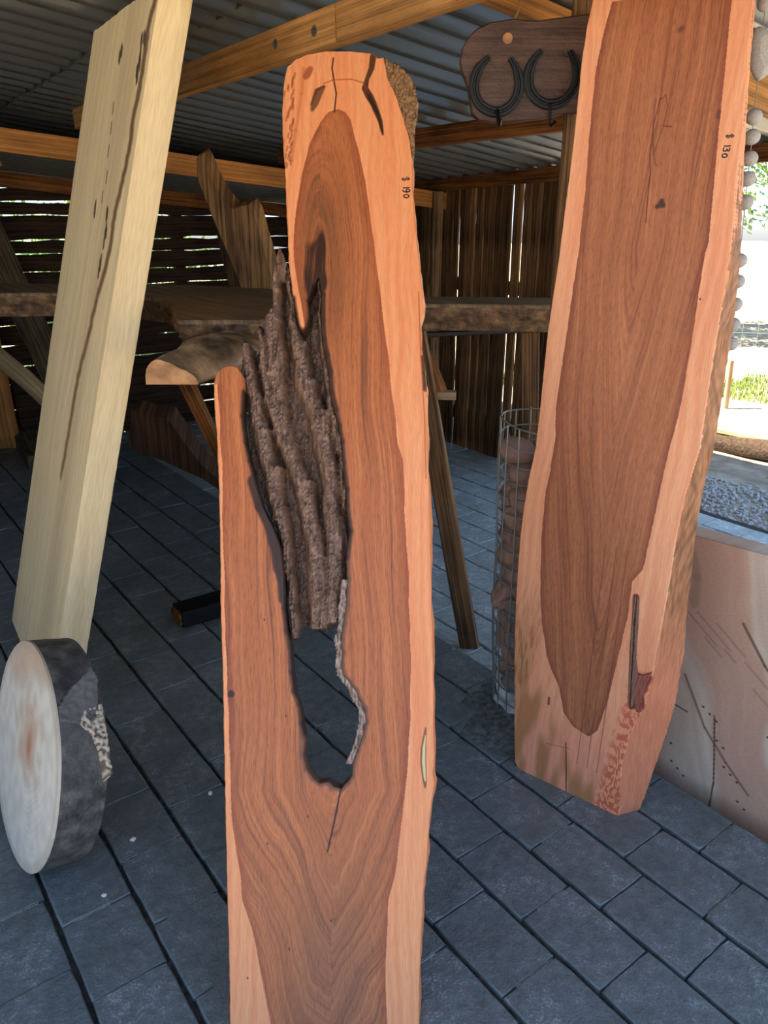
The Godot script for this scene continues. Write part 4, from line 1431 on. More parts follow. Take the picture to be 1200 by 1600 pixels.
# a drawing surface in metres
class Sheet:
	var w: int
	var h: int
	var lo: Vector2
	var hi: Vector2
	var d := PackedByteArray()

	func _init(w_: int, h_: int, lo_: Vector2, hi_: Vector2) -> void:
		w = w_
		h = h_
		lo = lo_
		hi = hi_
		d.resize(w * h * 3)

	func stroke(path: Array, width: float, c: Vector3, a := 1.0, soft := 0.0012) -> void:
		for i in path.size() - 1:
			spot(path[i], path[i + 1], width, c, a, soft)

	# blends a colour along a segment
	func spot(p: Vector2, q: Vector2, width: float, c: Vector3, a := 1.0, soft := 0.0012) -> void:
		var reach := width + soft
		var mn := p.min(q) - Vector2(reach, reach)
		var mx := p.max(q) + Vector2(reach, reach)
		var sx := (hi.x - lo.x) / w
		var sy := (hi.y - lo.y) / h
		for y in range(maxi(0, int((hi.y - mx.y) / sy)), mini(h, int((hi.y - mn.y) / sy) + 2)):
			for x in range(maxi(0, int((mn.x - lo.x) / sx)), mini(w, int((mx.x - lo.x) / sx) + 2)):
				var at := Vector2(lo.x + (x + 0.5) * sx, hi.y - (y + 0.5) * sy)
				var pq := q - p
				var t := clampf((at - p).dot(pq) / maxf(pq.length_squared(), 1e-12), 0.0, 1.0)
				var dist := (at - p - pq * t).length()
				var k := a * clampf((reach - dist) / maxf(soft, 1e-6), 0.0, 1.0)
				if k > 0.0:
					var o := (y * w + x) * 3
					d[o] = int(lerpf(d[o], c.x * 255.0, k))
					d[o + 1] = int(lerpf(d[o + 1], c.y * 255.0, k))
					d[o + 2] = int(lerpf(d[o + 2], c.z * 255.0, k))

	# a stroke whose width changes from point to point (x, y, half width)
	func taper(path: Array, c: Vector3, a := 1.0, soft := 0.002) -> void:
		for i in path.size() - 1:
			for k in 6:
				var p: Vector3 = path[i].lerp(path[i + 1], k / 6.0)
				var q: Vector3 = path[i].lerp(path[i + 1], (k + 1) / 6.0)
				spot(Vector2(p.x, p.y), Vector2(q.x, q.y), p.z, c, a, soft)

	func texture() -> ImageTexture:
		return ImageTexture.create_from_image(Image.create_from_data(w, h, false, Image.FORMAT_RGB8, d))


# handwriting in pen: thin ribbons on the face, written downwards (turned a quarter clockwise) from a point
func ink_mesh(text: String, at: Vector2, size: float, lean: Vector2, pen: float) -> ArrayMesh:
	var glyphs := {
		"$": [[0.85, 0.75, 0.55, 0.95, 0.2, 0.85, 0.15, 0.62, 0.5, 0.5, 0.82, 0.38, 0.8, 0.14, 0.45, 0.04, 0.1, 0.2], [0.40, 1.15, 0.42, -0.15], [0.62, 1.15, 0.64, -0.15]],
		"1": [[0.45, 1.0, 0.5, 0.5, 0.5, 0.0]],
		"9": [[0.75, 0.75, 0.5, 0.98, 0.15, 0.8, 0.2, 0.5, 0.55, 0.48, 0.75, 0.75, 0.75, 0.4, 0.5, 0.0, 0.3, 0.02]],
		"0": [[0.5, 0.85, 0.2, 0.65, 0.15, 0.3, 0.4, 0.05, 0.75, 0.2, 0.8, 0.55, 0.6, 0.8, 0.42, 0.8]],
		"3": [[0.15, 0.9, 0.6, 0.95, 0.7, 0.75, 0.4, 0.55, 0.75, 0.45, 0.75, 0.15, 0.4, 0.0, 0.1, 0.12]],
	}
	var s := Shape.new()
	var pen_at := at
	var down := lean.normalized()
	var right := Vector2(-down.y, down.x)
	for ch in text:
		if ch == " ":
			pen_at += down * size * 0.55
			continue
		for g in glyphs[ch]:
			var curve := Curve2D.new()
			var pts := []
			for i in range(0, g.size(), 2):
				pts.append(pen_at + down * (g[i] * size * 0.75) + right * ((g[i + 1] - 0.5) * size))
			for i in pts.size():
				var t: Vector2 = (pts[mini(i + 1, pts.size() - 1)] - pts[maxi(i - 1, 0)]) / 6.0
				curve.add_point(pts[i], -t, t)
			var line := curve.tessellate_even_length(4, size * 0.08)
			var path := []
			for q in line:
				path.append(Vector3(q.x, q.y, 0.0))
			tube(s, path, pen * (0.6 if ch == "$" else 1.0), 6)
		pen_at += down * size * (0.5 if ch == "1" else 0.85)
	for i in s.v.size():
		s.v[i].z *= 0.25
	return s.mesh()


func noise_image(n: FastNoiseLite, w: int, h: int, fx: float, to_w: int, to_h: int) -> Image:
	n.frequency = fx
	var im := n.get_seamless_image(w, h)
	im.resize(to_w, to_h, Image.INTERPOLATE_CUBIC)
	return im


# grey-scale sawn grain, tileable, long in V; light values near one so that a tint gives the wood its colour
func grain_texture(seed_: int, contrast: float) -> ImageTexture:
	var n := FastNoiseLite.new()
	n.noise_type = FastNoiseLite.TYPE_SIMPLEX_SMOOTH
	n.seed = seed_
	var w := 256
	var h := 1024
	var a := noise_image(n, 256, 24, 0.05, w, h).get_data()
	n.seed = seed_ + 5
	var b := noise_image(n, 256, 10, 0.18, w, h).get_data()
	n.seed = seed_ + 9
	var c := noise_image(n, 64, 128, 0.03, w, h).get_data()
	var d := PackedByteArray()
	d.resize(w * h * 3)
	for i in w * h:
		var t := (a[i] - 128) / 128.0 * 0.5 + (b[i] - 128) / 128.0 * 0.45 + (c[i] - 128) / 128.0 * 0.35
		var g := clampf(0.8 + t * contrast, 0.05, 1.0)
		var o := i * 3
		d[o] = int(255.0 * g)
		d[o + 1] = int(255.0 * g * (0.96 + 0.04 * g))
		d[o + 2] = int(255.0 * g * (0.9 + 0.1 * g))
	return painted(w, h, d)


func wood(key: String, c: Color, rough: float, tex: Texture2D, uvs := Vector3(4.0, 0.7, 1), spec := 0.4) -> StandardMaterial3D:
	var m := StandardMaterial3D.new()
	m.resource_name = key
	m.albedo_color = c
	m.albedo_texture = tex
	m.roughness = rough
	m.metallic_specular = spec
	m.uv1_scale = uvs
	m.normal_enabled = true
	m.normal_texture = mats.bumps
	m.normal_scale = 0.35
	mats[key] = m
	return m


func plain(key: String, c: Color, rough: float, metal := 0.0, bump := 0.0, scale := 6.0) -> StandardMaterial3D:
	var m := StandardMaterial3D.new()
	m.resource_name = key
	m.albedo_color = c
	m.roughness = rough
	m.metallic = metal
	if bump > 0.0:
		m.normal_enabled = true
		m.normal_texture = mats.bumps
		m.normal_scale = bump
		m.uv1_triplanar = true
		m.uv1_scale = Vector3.ONE * scale
	mats[key] = m
	return m


# mottled surface: two colours mixed by noise, laid on by position
func mottled(key: String, dark: Color, light: Color, rough: float, freq: float, scale: float, bump := 0.6, world := false, oct := 5, mid := 0.5) -> StandardMaterial3D:
	var n := FastNoiseLite.new()
	n.noise_type = FastNoiseLite.TYPE_SIMPLEX_SMOOTH
	n.seed = key.hash() % 10000
	n.frequency = freq
	n.fractal_octaves = oct
	n.fractal_gain = 0.6
	var im := n.get_seamless_image(512, 512)
	var src := im.get_data()
	var d := PackedByteArray()
	d.resize(512 * 512 * 3)
	for i in 512 * 512:
		var t := clampf((src[i] / 255.0 - mid) * 1.6 + 0.5, 0.0, 1.0)
		var c := dark.lerp(light, t)
		var o := i * 3
		d[o] = int(c.r * 255.0)
		d[o + 1] = int(c.g * 255.0)
		d[o + 2] = int(c.b * 255.0)
	var m := StandardMaterial3D.new()
	m.resource_name = key
	m.albedo_texture = painted(512, 512, d)
	m.roughness = rough
	m.uv1_triplanar = true
	m.uv1_world_triplanar = world
	m.uv1_scale = Vector3.ONE * scale
	if bump > 0.0:
		m.normal_enabled = true
		m.normal_texture = mats.bumps
		m.normal_scale = bump
	mats[key] = m
	return m


func set_up_noise() -> void:
	noise_a.noise_type = FastNoiseLite.TYPE_SIMPLEX_SMOOTH
	noise_a.seed = 11
	noise_a.frequency = 0.05
	noise_a.fractal_octaves = 3
	noise_b.noise_type = FastNoiseLite.TYPE_SIMPLEX
	noise_b.seed = 23
	noise_b.frequency = 0.05
	noise_b.fractal_type = FastNoiseLite.FRACTAL_NONE
	noise_c.noise_type = FastNoiseLite.TYPE_SIMPLEX_SMOOTH
	noise_c.seed = 37
	noise_c.frequency = 1.0
	noise_c.fractal_type = FastNoiseLite.FRACTAL_NONE


func set_up_materials() -> void:
	var n := FastNoiseLite.new()
	n.seed = 5
	n.frequency = 0.03
	n.fractal_octaves = 5
	n.fractal_gain = 0.65
	var im := n.get_seamless_image(512, 512)
	im.bump_map_to_normal_map(6.0)
	mats.bumps = ImageTexture.create_from_image(im)
	var pine := grain_texture(3, 0.28)
	var rough_grain := grain_texture(8, 0.6)
	wood("pine", Color(0.80, 0.59, 0.35), 0.7, pine)
	wood("pine_orange", Color(0.80, 0.55, 0.28), 0.7, pine)
	wood("pine_brown", Color(0.58, 0.37, 0.18), 0.75, rough_grain)
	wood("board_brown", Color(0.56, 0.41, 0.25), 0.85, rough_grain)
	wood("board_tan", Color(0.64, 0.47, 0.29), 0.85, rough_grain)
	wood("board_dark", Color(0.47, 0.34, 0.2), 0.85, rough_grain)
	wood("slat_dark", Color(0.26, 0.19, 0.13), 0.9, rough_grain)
	wood("post_grey", Color(0.62, 0.48, 0.34), 0.85, rough_grain)
	wood("leg_wood", Color(0.5, 0.36, 0.22), 0.7, rough_grain)
	wood("lean_wood", Color(0.62, 0.47, 0.3), 0.7, rough_grain)
	wood("table_wood", Color(0.62, 0.52, 0.4), 0.7, pine, Vector3(1, 1, 1))
	wood("dark_slab", Color(0.32, 0.21, 0.13), 0.8, rough_grain)
	wood("grey_plank", Color(0.42, 0.37, 0.28), 0.85, rough_grain)
	wood("pale_offcut", Color(0.75, 0.65, 0.5), 0.8, pine)
	wood("sign_wood", Color(0.36, 0.265, 0.235), 0.55, pine, Vector3(3, 2, 1))
	mottled("cut_end", Color(0.5, 0.34, 0.22), Color(0.86, 0.64, 0.42), 0.65, 0.006, 3.0, 0.4)
	mats.table_top = wood("table_top", Color(0.6, 0.5, 0.38), 0.6, pine, Vector3(2.2, 0.5, 1))
	mottled("table_bark", Color(0.16, 0.11, 0.08), Color(0.62, 0.48, 0.33), 0.7, 0.012, 2.5, 1.2)
	mottled("stub_wood", Color(0.16, 0.12, 0.09), Color(0.82, 0.68, 0.5), 0.5, 0.006, 2.0, 0.6)
	mottled("bark_grey", Color(0.2, 0.19, 0.18), Color(0.42, 0.41, 0.39), 0.75, 0.01, 2.5, 1.0)
	mottled("stone_brown", Color(0.5, 0.39, 0.34), Color(0.7, 0.57, 0.5), 0.8, 0.01, 4.0, 0.7)
	mottled("stone_grey", Color(0.42, 0.39, 0.37), Color(0.6, 0.56, 0.52), 0.8, 0.01, 4.0, 0.7)
	mottled("stone_white", Color(0.6, 0.62, 0.62), Color(0.9, 0.92, 0.92), 0.8, 0.015, 4.0, 0.7)
	mottled("bead_stone", Color(0.62, 0.62, 0.61), Color(0.72, 0.72, 0.71), 0.85, 0.04, 6.0, 0.3)
	mottled("gravel", Color(0.62, 0.62, 0.62), Color(0.9, 0.89, 0.87), 0.9, 0.02, 5.0, 0.7)
	mottled("earth", Color(0.56, 0.5, 0.42), Color(0.74, 0.68, 0.58), 0.95, 0.01, 0.7, 0.6, true)
	mottled("soil", Color(0.14, 0.1, 0.07), Color(0.3, 0.22, 0.15), 0.95, 0.02, 2.5, 1.2)
	mottled("bed", Color(0.12, 0.12, 0.12), Color(0.28, 0.28, 0.27), 0.95, 0.02, 3.0, 0.8, true)
	mottled("mortar_dark", Color(0.26, 0.28, 0.29), Color(0.5, 0.52, 0.53), 0.9, 0.02, 3.0, 0.8, true)
	mottled("mortar", Color(0.4, 0.41, 0.4), Color(0.6, 0.6, 0.58), 0.95, 0.03, 5.0, 1.0, true)
	plain("wire", Color(0.58, 0.59, 0.58), 0.5, 0.6)
	plain("iron", Color(0.09, 0.1, 0.11), 0.42, 0.55, 0.5, 12.0)
	plain("black_steel", Color(0.05, 0.05, 0.055), 0.45, 0.3)
	plain("grey_steel", Color(0.3, 0.33, 0.35), 0.6, 0.2)
	plain("ink", Color(0.1, 0.06, 0.09), 0.5)
	plain("bolt", Color(0.6, 0.6, 0.6), 0.35, 0.9)
	plain("leaf", Color(0.5, 0.62, 0.36), 0.6)
	mats.leaf.backlight = Color(0.35, 0.5, 0.15)
	plain("grass", Color(0.42, 0.5, 0.22), 0.8)
	mats.grass.backlight = Color(0.3, 0.4, 0.12)
	plain("rope", Color(0.6, 0.48, 0.3), 0.9)
	plain("shell", Color(0.85, 0.83, 0.78), 0.6)
	var zinc := plain("zinc", Color(0.5, 0.53, 0.545), 0.28, 0.66, 0.06, 1.5)
	zinc.metallic_specular = 0.5
	paver_material()


func paver_material() -> void:
	var n := FastNoiseLite.new()
	n.seed = 77
	n.frequency = 0.02
	n.fractal_octaves = 5
	n.fractal_gain = 0.62
	var src := n.get_seamless_image(1024, 1024).get_data()
	n.seed = 78
	n.frequency = 0.09
	n.fractal_octaves = 2
	var fine := n.get_seamless_image(1024, 1024).get_data()
	n.seed = 79
	n.frequency = 0.004
	n.fractal_octaves = 3
	var wide := n.get_seamless_image(1024, 1024).get_data()
	var d := PackedByteArray()
	d.resize(1024 * 1024 * 3)
	var hgt := Image.create_empty(1024, 1024, false, Image.FORMAT_L8)
	var hd := PackedByteArray()
	hd.resize(1024 * 1024)
	for i in 1024 * 1024:
		var a := src[i] / 255.0
		var f := fine[i] / 255.0
		var b := wide[i] / 255.0
		var t := (a - 0.5) * 0.10 + (f - 0.5) * 0.06 + (b - 0.5) * 0.08
		var c := Vector3(0.41, 0.44, 0.445) + Vector3(t, t, t * 1.05)
		# pale lime specks and scuffs where the wide noise is high
		var speck := clampf((f - 0.75 + (b - 0.5) * 0.7) * 9.0, 0.0, 1.0) * clampf((a - 0.42) * 5.0, 0.0, 1.0)
		c = c.lerp(Vector3(0.62, 0.64, 0.64), speck * 0.75)
		put(d, i * 3, c)
		hd[i] = int(clampf(a * 0.75 + f * 0.25, 0, 1) * 255.0)
	hgt = Image.create_from_data(1024, 1024, false, Image.FORMAT_L8, hd)
	hgt.bump_map_to_normal_map(5.0)
	var m := StandardMaterial3D.new()
	m.resource_name = "paver"
	m.albedo_texture = painted(1024, 1024, d)
	m.normal_enabled = true
	m.normal_texture = ImageTexture.create_from_image(hgt)
	m.normal_scale = 0.8
	m.roughness = 0.44
	m.metallic_specular = 0.5
	m.uv1_triplanar = true
	m.uv1_world_triplanar = true
	m.uv1_scale = Vector3.ONE * 1.25
	mats.paver = m
	# sky light from the open side, put into a lighter paver colour below the step
	mats.paver_sky_lit = m.duplicate()
	mats.paver_sky_lit.resource_name = "paver_sky_lit"
	mats.paver_sky_lit.albedo_color = Color(1, 1, 1)
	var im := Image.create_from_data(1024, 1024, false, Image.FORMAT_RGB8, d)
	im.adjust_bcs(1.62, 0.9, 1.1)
	mats.paver_sky_lit.albedo_texture = ImageTexture.create_from_image(im)


# ------------------------------------------------------------------ the two red slabs' wood
func slab_one_texture() -> ImageTexture:
	var sh := Sheet.new(512, 2048, ONE_LO, ONE_HI)
	var hl := pairs(SLAB_ONE_HEART_LEFT)
	var ht := pairs(SLAB_ONE_HEART_TOP)
	var hr := pairs(SLAB_ONE_HEART_RIGHT)
	var light := Vector3(0.80, 0.49, 0.305)
	var mid := Vector3(0.72, 0.42, 0.255)
	var dark := Vector3(0.48, 0.295, 0.21)
	var sap := Vector3(0.95, 0.635, 0.43)
	var sap2 := Vector3(0.91, 0.55, 0.36)
	for y in sh.h:
		var v := sh.hi.y - (y + 0.5) * (sh.hi.y - sh.lo.y) / sh.h
		var left := line_at(ht, v, -9.0) if v > 1.45 else line_at(hl, v, -9.0)
		var right := line_at(hr, v, 9.0 if v < 1.0 else -9.0)
		if v > 2.078:
			left = 9.0
			right = -9.0
		if v <= 0.014:
			left = line_at(hl, 0.0145, -9.0)
			right = line_at(hr, 0.0145, 9.0)
		var axis := lerpf(0.012, -0.034, smoothstep(0.5, 1.5, v))
		var arch := maxf(0.0, v - 1.68) * 0.24
		var fall := maxf(0.0, 0.47 - v) * 0.46
		var swirl := smoothstep(0.6, 0.25, v)
		var wobble := noise_c.get_noise_2d(v * 9.0, 3.0) * 0.0025
		for x in sh.w:
			var u := sh.lo.x + (x + 0.5) * (sh.hi.x - sh.lo.x) / sh.w
			var w1 := noise_c.get_noise_2d(u * 7.0, v * 3.2)
			var w2 := noise_c.get_noise_2d(u * 22.0 + 40.0, v * 9.0)
			var du := u - axis
			var q := sqrt(du * du + arch * arch + 0.0002) + fall + w1 * (0.007 + 0.014 * swirl) + w2 * (0.0014 + 0.0035 * swirl)
			if du < 0.0:
				q = q * 1.12 + 0.31
			var c: Vector3
			var fibre := noise_c.get_noise_2d(u * 650.0, v * 16.0)
			if u > left + wobble and u < right + wobble:
				var r1 := noise_c.get_noise_2d(q * 95.0, v * 1.3)
				var r2 := noise_c.get_noise_2d(q * 280.0 + 70.0, v * 2.0)
				var r3 := noise_c.get_noise_2d(q * 34.0 + 9.0, v * 0.9 + 5.0)
				var t := 0.45 + r1 * 0.26 + r2 * 0.22 + r3 * 0.2
				c = mid.lerp(light, smoothstep(0.42, 0.85, t)) if t > 0.42 else mid.lerp(dark, smoothstep(0.42, -0.12, t))
				# the dark burl round the knot and the deeper colour of the heart's rim
				var deep := exp(-pow((u + 0.03) / 0.06, 2.0)) * smoothstep(1.35, 1.6, v) * smoothstep(2.02, 1.78, v)
				c = c.lerp(Vector3(0.42, 0.27, 0.18), deep * clampf(0.5 + r1 * 0.5, 0.0, 1.0))
				var kd := Vector2((u + 0.043 + w2 * 0.006) / 0.03, (v - 1.665) / 0.09).length() + w2 * 0.35 + w1 * 0.2
				var k := smoothstep(1.15, 0.85, kd)
				c = c.lerp(Vector3(0.215, 0.135, 0.105).lerp(Vector3(0.42, 0.25, 0.15), smoothstep(0.25, 0.7, r2 + w2 * 0.5)), k * 0.92)
				var rim := minf(right - u, (u - left) if left > -5.0 else 9.0)
				c = c.lerp(Vector3(0.60, 0.29, 0.19), 0.5 * smoothstep(0.022, 0.0, rim))
				c = c.lerp(Vector3(0.47, 0.32, 0.25), 0.35 * smoothstep(0.45, 0.1, v) * smoothstep(0.12, 0.03, absf(du)))
			else:
				var r1 := noise_c.get_noise_2d(u * 60.0 + w1 * 0.6, v * 1.4)
				c = sap.lerp(sap2, clampf(0.35 + r1 * 0.55, 0.0, 1.0))
			c *= 1.0 + fibre * 0.045 - (0.13 if u > left and u < right else 0.04) * smoothstep(0.3, 0.65, noise_c.get_noise_2d(u * 420.0 + 11.0, v * 26.0))
			put(sh.d, (y * sh.w + x) * 3, c)
	# the dark rim of the rotten seam, and the bare wood by the hole
	var seam := pairs(SLAB_ONE_OUTLINE)
	var brown := Vector3(0.24, 0.165, 0.13)
	for i in range(18, 82):
		var a := seam[i]
		var b := seam[i + 1]
		var wd := 0.004
		if i < 34:
			wd = 0.014 if (i > 21 and i < 26) else (0.002 if i < 22 else 0.0045)
		elif i > 54 and i < 66:
			wd = 0.005
		elif i >= 66 and i < 72:
			wd = 0.008
		if i >= 75 and i <= 81:
			wd = 0.0015
		sh.spot(a, b, wd, brown if i < 34 or i > 58 else Vector3(0.42, 0.29, 0.23), 0.9, 0.006)
	# polished dark heartwood left of the seam, wider in its middle
	var scar := [[-0.170, 1.20, 0.010], [-0.150, 1.14, 0.022], [-0.128, 1.08, 0.026], [-0.112, 1.01, 0.022], [-0.103, 0.95, 0.013], [-0.098, 0.88, 0.006]]
	for i in scar.size() - 1:
		sh.spot(Vector2(scar[i][0], scar[i][1]), Vector2(scar[i + 1][0], scar[i + 1][1]), scar[i][2], Vector3(0.27, 0.195, 0.165), 0.9, 0.005)
	var mk := pairs(SLAB_ONE_MARKS)
	# knots, inclusions, drying cracks
	for i in 9:
		sh.spot(mk[4] + Vector2(0.001 * sin(i * 2.0), 0.001 * cos(i * 3.0)), mk[4], 0.004, Vector3(0.28, 0.17, 0.16), 0.5, 0.004)
	sh.taper([Vector3(0.211, 0.60, 0.001), Vector3(0.206, 0.56, 0.0045), Vector3(0.205, 0.53, 0.005), Vector3(0.207, 0.50, 0.0035), Vector3(0.209, 0.478, 0.001)], Vector3(0.5, 0.33, 0.2), 0.85, 0.002)
	sh.taper([Vector3(0.2105, 0.585, 0.0003), Vector3(0.207, 0.56, 0.0022), Vector3(0.206, 0.53, 0.0028), Vector3(0.208, 0.50, 0.0015), Vector3(0.209, 0.49, 0.0003)], Vector3(0.86, 0.78, 0.58), 0.95, 0.0015)
	sh.stroke([Vector2(0.212, 1.44), Vector2(0.2145, 1.40), Vector2(0.216, 1.36)], 0.003, Vector3(0.3, 0.2, 0.15), 0.9, 0.003)
	sh.stroke([Vector2(0.212, 1.36), Vector2(0.224, 1.355)], 0.0015, Vector3(0.6, 0.28, 0.15), 0.8)
	sh.stroke([Vector2(0.203, 1.60), Vector2(0.206, 1.46), Vector2(0.214, 1.30), Vector2(0.217, 1.15)], 0.0008, Vector3(0.6, 0.28, 0.15), 0.55)
	sh.taper([Vector3(0.094, 2.225, 0.006), Vector3(0.09, 2.19, 0.005), Vector3(0.079, 2.16, 0.003), Vector3(0.074, 2.135, 0.006), Vector3(0.084, 2.115, 0.0075), Vector3(0.094, 2.095, 0.006), Vector3(0.103, 2.07, 0.005), Vector3(0.112, 2.045, 0.0035), Vector3(0.118, 2.01, 0.001)], Vector3(0.36, 0.22, 0.14), 0.85, 0.003)
	sh.taper([Vector3(0.079, 2.13, 0.002), Vector3(0.09, 2.10, 0.0035), Vector3(0.106, 2.065, 0.002), Vector3(0.117, 2.015, 0.0006)], Vector3(0.2, 0.13, 0.1), 0.9, 0.002)
	sh.taper([Vector3(-0.028, 2.14, 0.001), Vector3(-0.035, 2.13, 0.005), Vector3(-0.043, 2.115, 0.007), Vector3(-0.049, 2.095, 0.006), Vector3(-0.056, 2.075, 0.001)], Vector3(0.5, 0.33, 0.22), 0.85, 0.004)
	sh.taper([Vector3(-0.026, 2.14, 0.001), Vector3(-0.046, 2.13, 0.0025), Vector3(-0.058, 2.09, 0.001)], Vector3(0.42, 0.24, 0.16), 0.8, 0.003)
	sh.taper([Vector3(-0.062, 2.19, 0.004), Vector3(-0.069, 2.175, 0.006), Vector3(-0.074, 2.165, 0.003)], Vector3(0.68, 0.38, 0.24), 0.7, 0.005)
	sh.stroke([mk[9], Vector2(-0.008, 2.19), Vector2(-0.002, 2.15), Vector2(0.003, 2.12), mk[10]], 0.0011, Vector3(0.22, 0.11, 0.07), 0.9)
	sh.stroke([Vector2(-0.03, 2.147), Vector2(-0.005, 2.158), Vector2(0.04, 2.16), Vector2(0.07, 2.15), Vector2(0.083, 2.12)], 0.0009, Vector3(0.62, 0.3, 0.16), 0.7)
	sh.stroke([mk[11], Vector2(0.022, 0.44), Vector2(0.015, 0.405), mk[12]], 0.0011, Vector3(0.2, 0.11, 0.08), 0.9)
	sh.stroke([Vector2(-0.078, 2.19), Vector2(-0.083, 2.12), Vector2(-0.095, 2.02), Vector2(-0.105, 1.94)], 0.002, Vector3(0.7, 0.36, 0.2), 0.35, 0.004)
	for i in 40:
		var y := 1.92 + 0.25 * fmod(i * 0.618, 1.0)
		var p := Vector2(-0.112 + 0.016 * noise_c.get_noise_2d(y * 40.0, i), y)
		sh.spot(p, p + Vector2(0.002, 0.012), 0.0012, Vector3(0.55, 0.27, 0.16), 0.5, 0.002)
	sh.spot(mk[13], mk[13], 0.003, Vector3(0.4, 0.16, 0.14), 0.8, 0.003)
	for i in 12:
		var q := Vector2(fmod(i * 0.377, 0.36) - 0.16, fmod(i * 0.731 + 0.1, 1.2))
		sh.spot(q, q + Vector2(0, 0.002), 0.0009, Vector3(0.25, 0.13, 0.1), 0.8)
	return sh.texture()


func slab_two_texture() -> ImageTexture:
	var sh := Sheet.new(512, 2048, TWO_LO, TWO_HI)
	var hl := pairs(SLAB_TWO_HEART_LEFT)
	var hr := pairs(SLAB_TWO_HEART_RIGHT)
	var outline := pairs(SLAB_TWO_OUTLINE)
	var crest := outline.slice(22, 44)
	var light := Vector3(0.74, 0.49, 0.345)
	var mid := Vector3(0.66, 0.415, 0.29)
	var dark := Vector3(0.50, 0.295, 0.225)
	var sap := Vector3(0.93, 0.67, 0.51)
	var sap2 := Vector3(0.89, 0.59, 0.44)
	for y in sh.h:
		var v := sh.hi.y - (y + 0.5) * (sh.hi.y - sh.lo.y) / sh.h
		var left := line_at(hl, v, 9.0)
		var right := line_at(hr, v, -9.0)
		if v > 2.045:
			left = line_at(hl, 2.04, -9.0)
			right = line_at(hr, 2.04, 9.0)
		var cr := line_at(crest, v, 9.0)
		var axis := lerpf(0.02, -0.05, smoothstep(0.1, 1.2, v)) - 0.01 * smoothstep(1.3, 2.0, v)
		var tip := maxf(0.0, 1.50 - v) * 0.11
		var up := maxf(0.0, v - 1.62) * 0.05
		var jag := noise_c.get_noise_2d(v * 23.0, 8.0) * 0.0012
		for x in sh.w:
			var u := sh.lo.x + (x + 0.5) * (sh.hi.x - sh.lo.x) / sh.w
			var w1 := noise_c.get_noise_2d(u * 6.0 + 90.0, v * 2.4)
			var w2 := noise_c.get_noise_2d(u * 20.0 + 140.0, v * 6.0)
			var fibre := noise_c.get_noise_2d(u * 700.0 + 31.0, v * 14.0)
			var du := u - axis
			var c: Vector3
			if u > cr:
				var f1 := noise_c.get_noise_2d(u * 160.0 + w1 * 3.0, v * 11.0)
				var f2 := noise_c.get_noise_2d(u * 420.0, v * 26.0)
				c = Vector3(0.70, 0.49, 0.34).lerp(Vector3(0.46, 0.31, 0.21), clampf(0.4 + f1 * 0.5 + f2 * 0.35, 0.0, 1.0))
				c = c.lerp(Vector3(0.86, 0.53, 0.40), 0.75 * smoothstep(0.75, 0.35, v))
			elif u > left + jag and u < right + jag * 0.5:
				var q := sqrt(du * du + up * up + 0.0001) + tip + w1 * 0.008 + w2 * 0.0018
				if du < 0.0:
					q += 0.4
				var r1 := noise_c.get_noise_2d(q * 110.0, v * 1.6)
				var r2 := noise_c.get_noise_2d(q * 330.0 + 20.0, v * 2.6)
				var r3 := noise_c.get_noise_2d(q * 30.0 + 60.0, v * 0.8)
				var t := 0.45 + r1 * 0.2 + r2 * 0.2 + r3 * 0.2
				c = mid.lerp(light, smoothstep(0.45, 0.9, t)) if t > 0.45 else mid.lerp(dark, smoothstep(0.45, -0.05, t))
				var rim := minf(right - u, u - left)
				c = c.lerp(Vector3(0.50, 0.26, 0.21), 0.55 * smoothstep(0.02, 0.0, rim))
			else:
				var r1 := noise_c.get_noise_2d(u * 50.0 + w1 * 0.8, v * 1.6 + 30.0)
				c = sap.lerp(sap2, clampf(0.4 + r1 * 0.6, 0.0, 1.0))
				c = c.lerp(Vector3(0.88, 0.56, 0.45), smoothstep(0.35, 0.1, v) * 0.5)
				# brown weathered corners at the foot
				var foot := smoothstep(0.12, 0.03, v - 0.30 * smoothstep(0.02, -0.25, u)) * clampf(0.5 + w2 * 1.2, 0.0, 1.0)
				c = c.lerp(Vector3(0.62, 0.43, 0.26), foot * 0.7)
				# torn, redder wood below the bark pocket, and streaked weathering on the left
				var tear := smoothstep(0.47, 0.38, v) * smoothstep(0.088, 0.12, u + (0.36 - v) * 0.10)
				if tear > 0.0:
					var n1 := noise_c.get_noise_2d(u * 75.0 + w2 * 2.0, v * 38.0 + 50.0)
					var n2 := noise_c.get_noise_2d(u * 190.0, v * 120.0 + 20.0)
					var torn := Vector3(0.93, 0.62, 0.46).lerp(Vector3(0.78, 0.38, 0.27), smoothstep(-0.25, 0.35, n1 + n2 * 0.5))
					c = c.lerp(torn, tear * 0.85)
				var weather := smoothstep(-0.165, -0.215, u + (0.30 - v) * 0.16) * smoothstep(0.62, 0.35, v)
				if weather > 0.0:
					var n3 := noise_c.get_noise_2d(u * 130.0, v * 12.0 + 70.0)
					c = c.lerp(Vector3(0.74, 0.55, 0.38).lerp(Vector3(0.60, 0.34, 0.23), smoothstep(0.0, 0.45, n3)), weather * 0.75)
			c *= 1.0 + fibre * 0.05 - (0.14 if u > left and u < right else 0.04) * smoothstep(0.3, 0.65, noise_c.get_noise_2d(u * 420.0 + 61.0, v * 30.0))
			put(sh.d, (y * sh.w + x) * 3, c)
	var mk := pairs(SLAB_TWO_MARKS)
	# the long bark pocket with its black crack
	sh.stroke([Vector2(0.083, 0.635), Vector2(0.093, 0.56), Vector2(0.10, 0.48), Vector2(0.112, 0.40), Vector2(0.122, 0.335)], 0.007, Vector3(0.47, 0.24, 0.18), 0.95, 0.003)
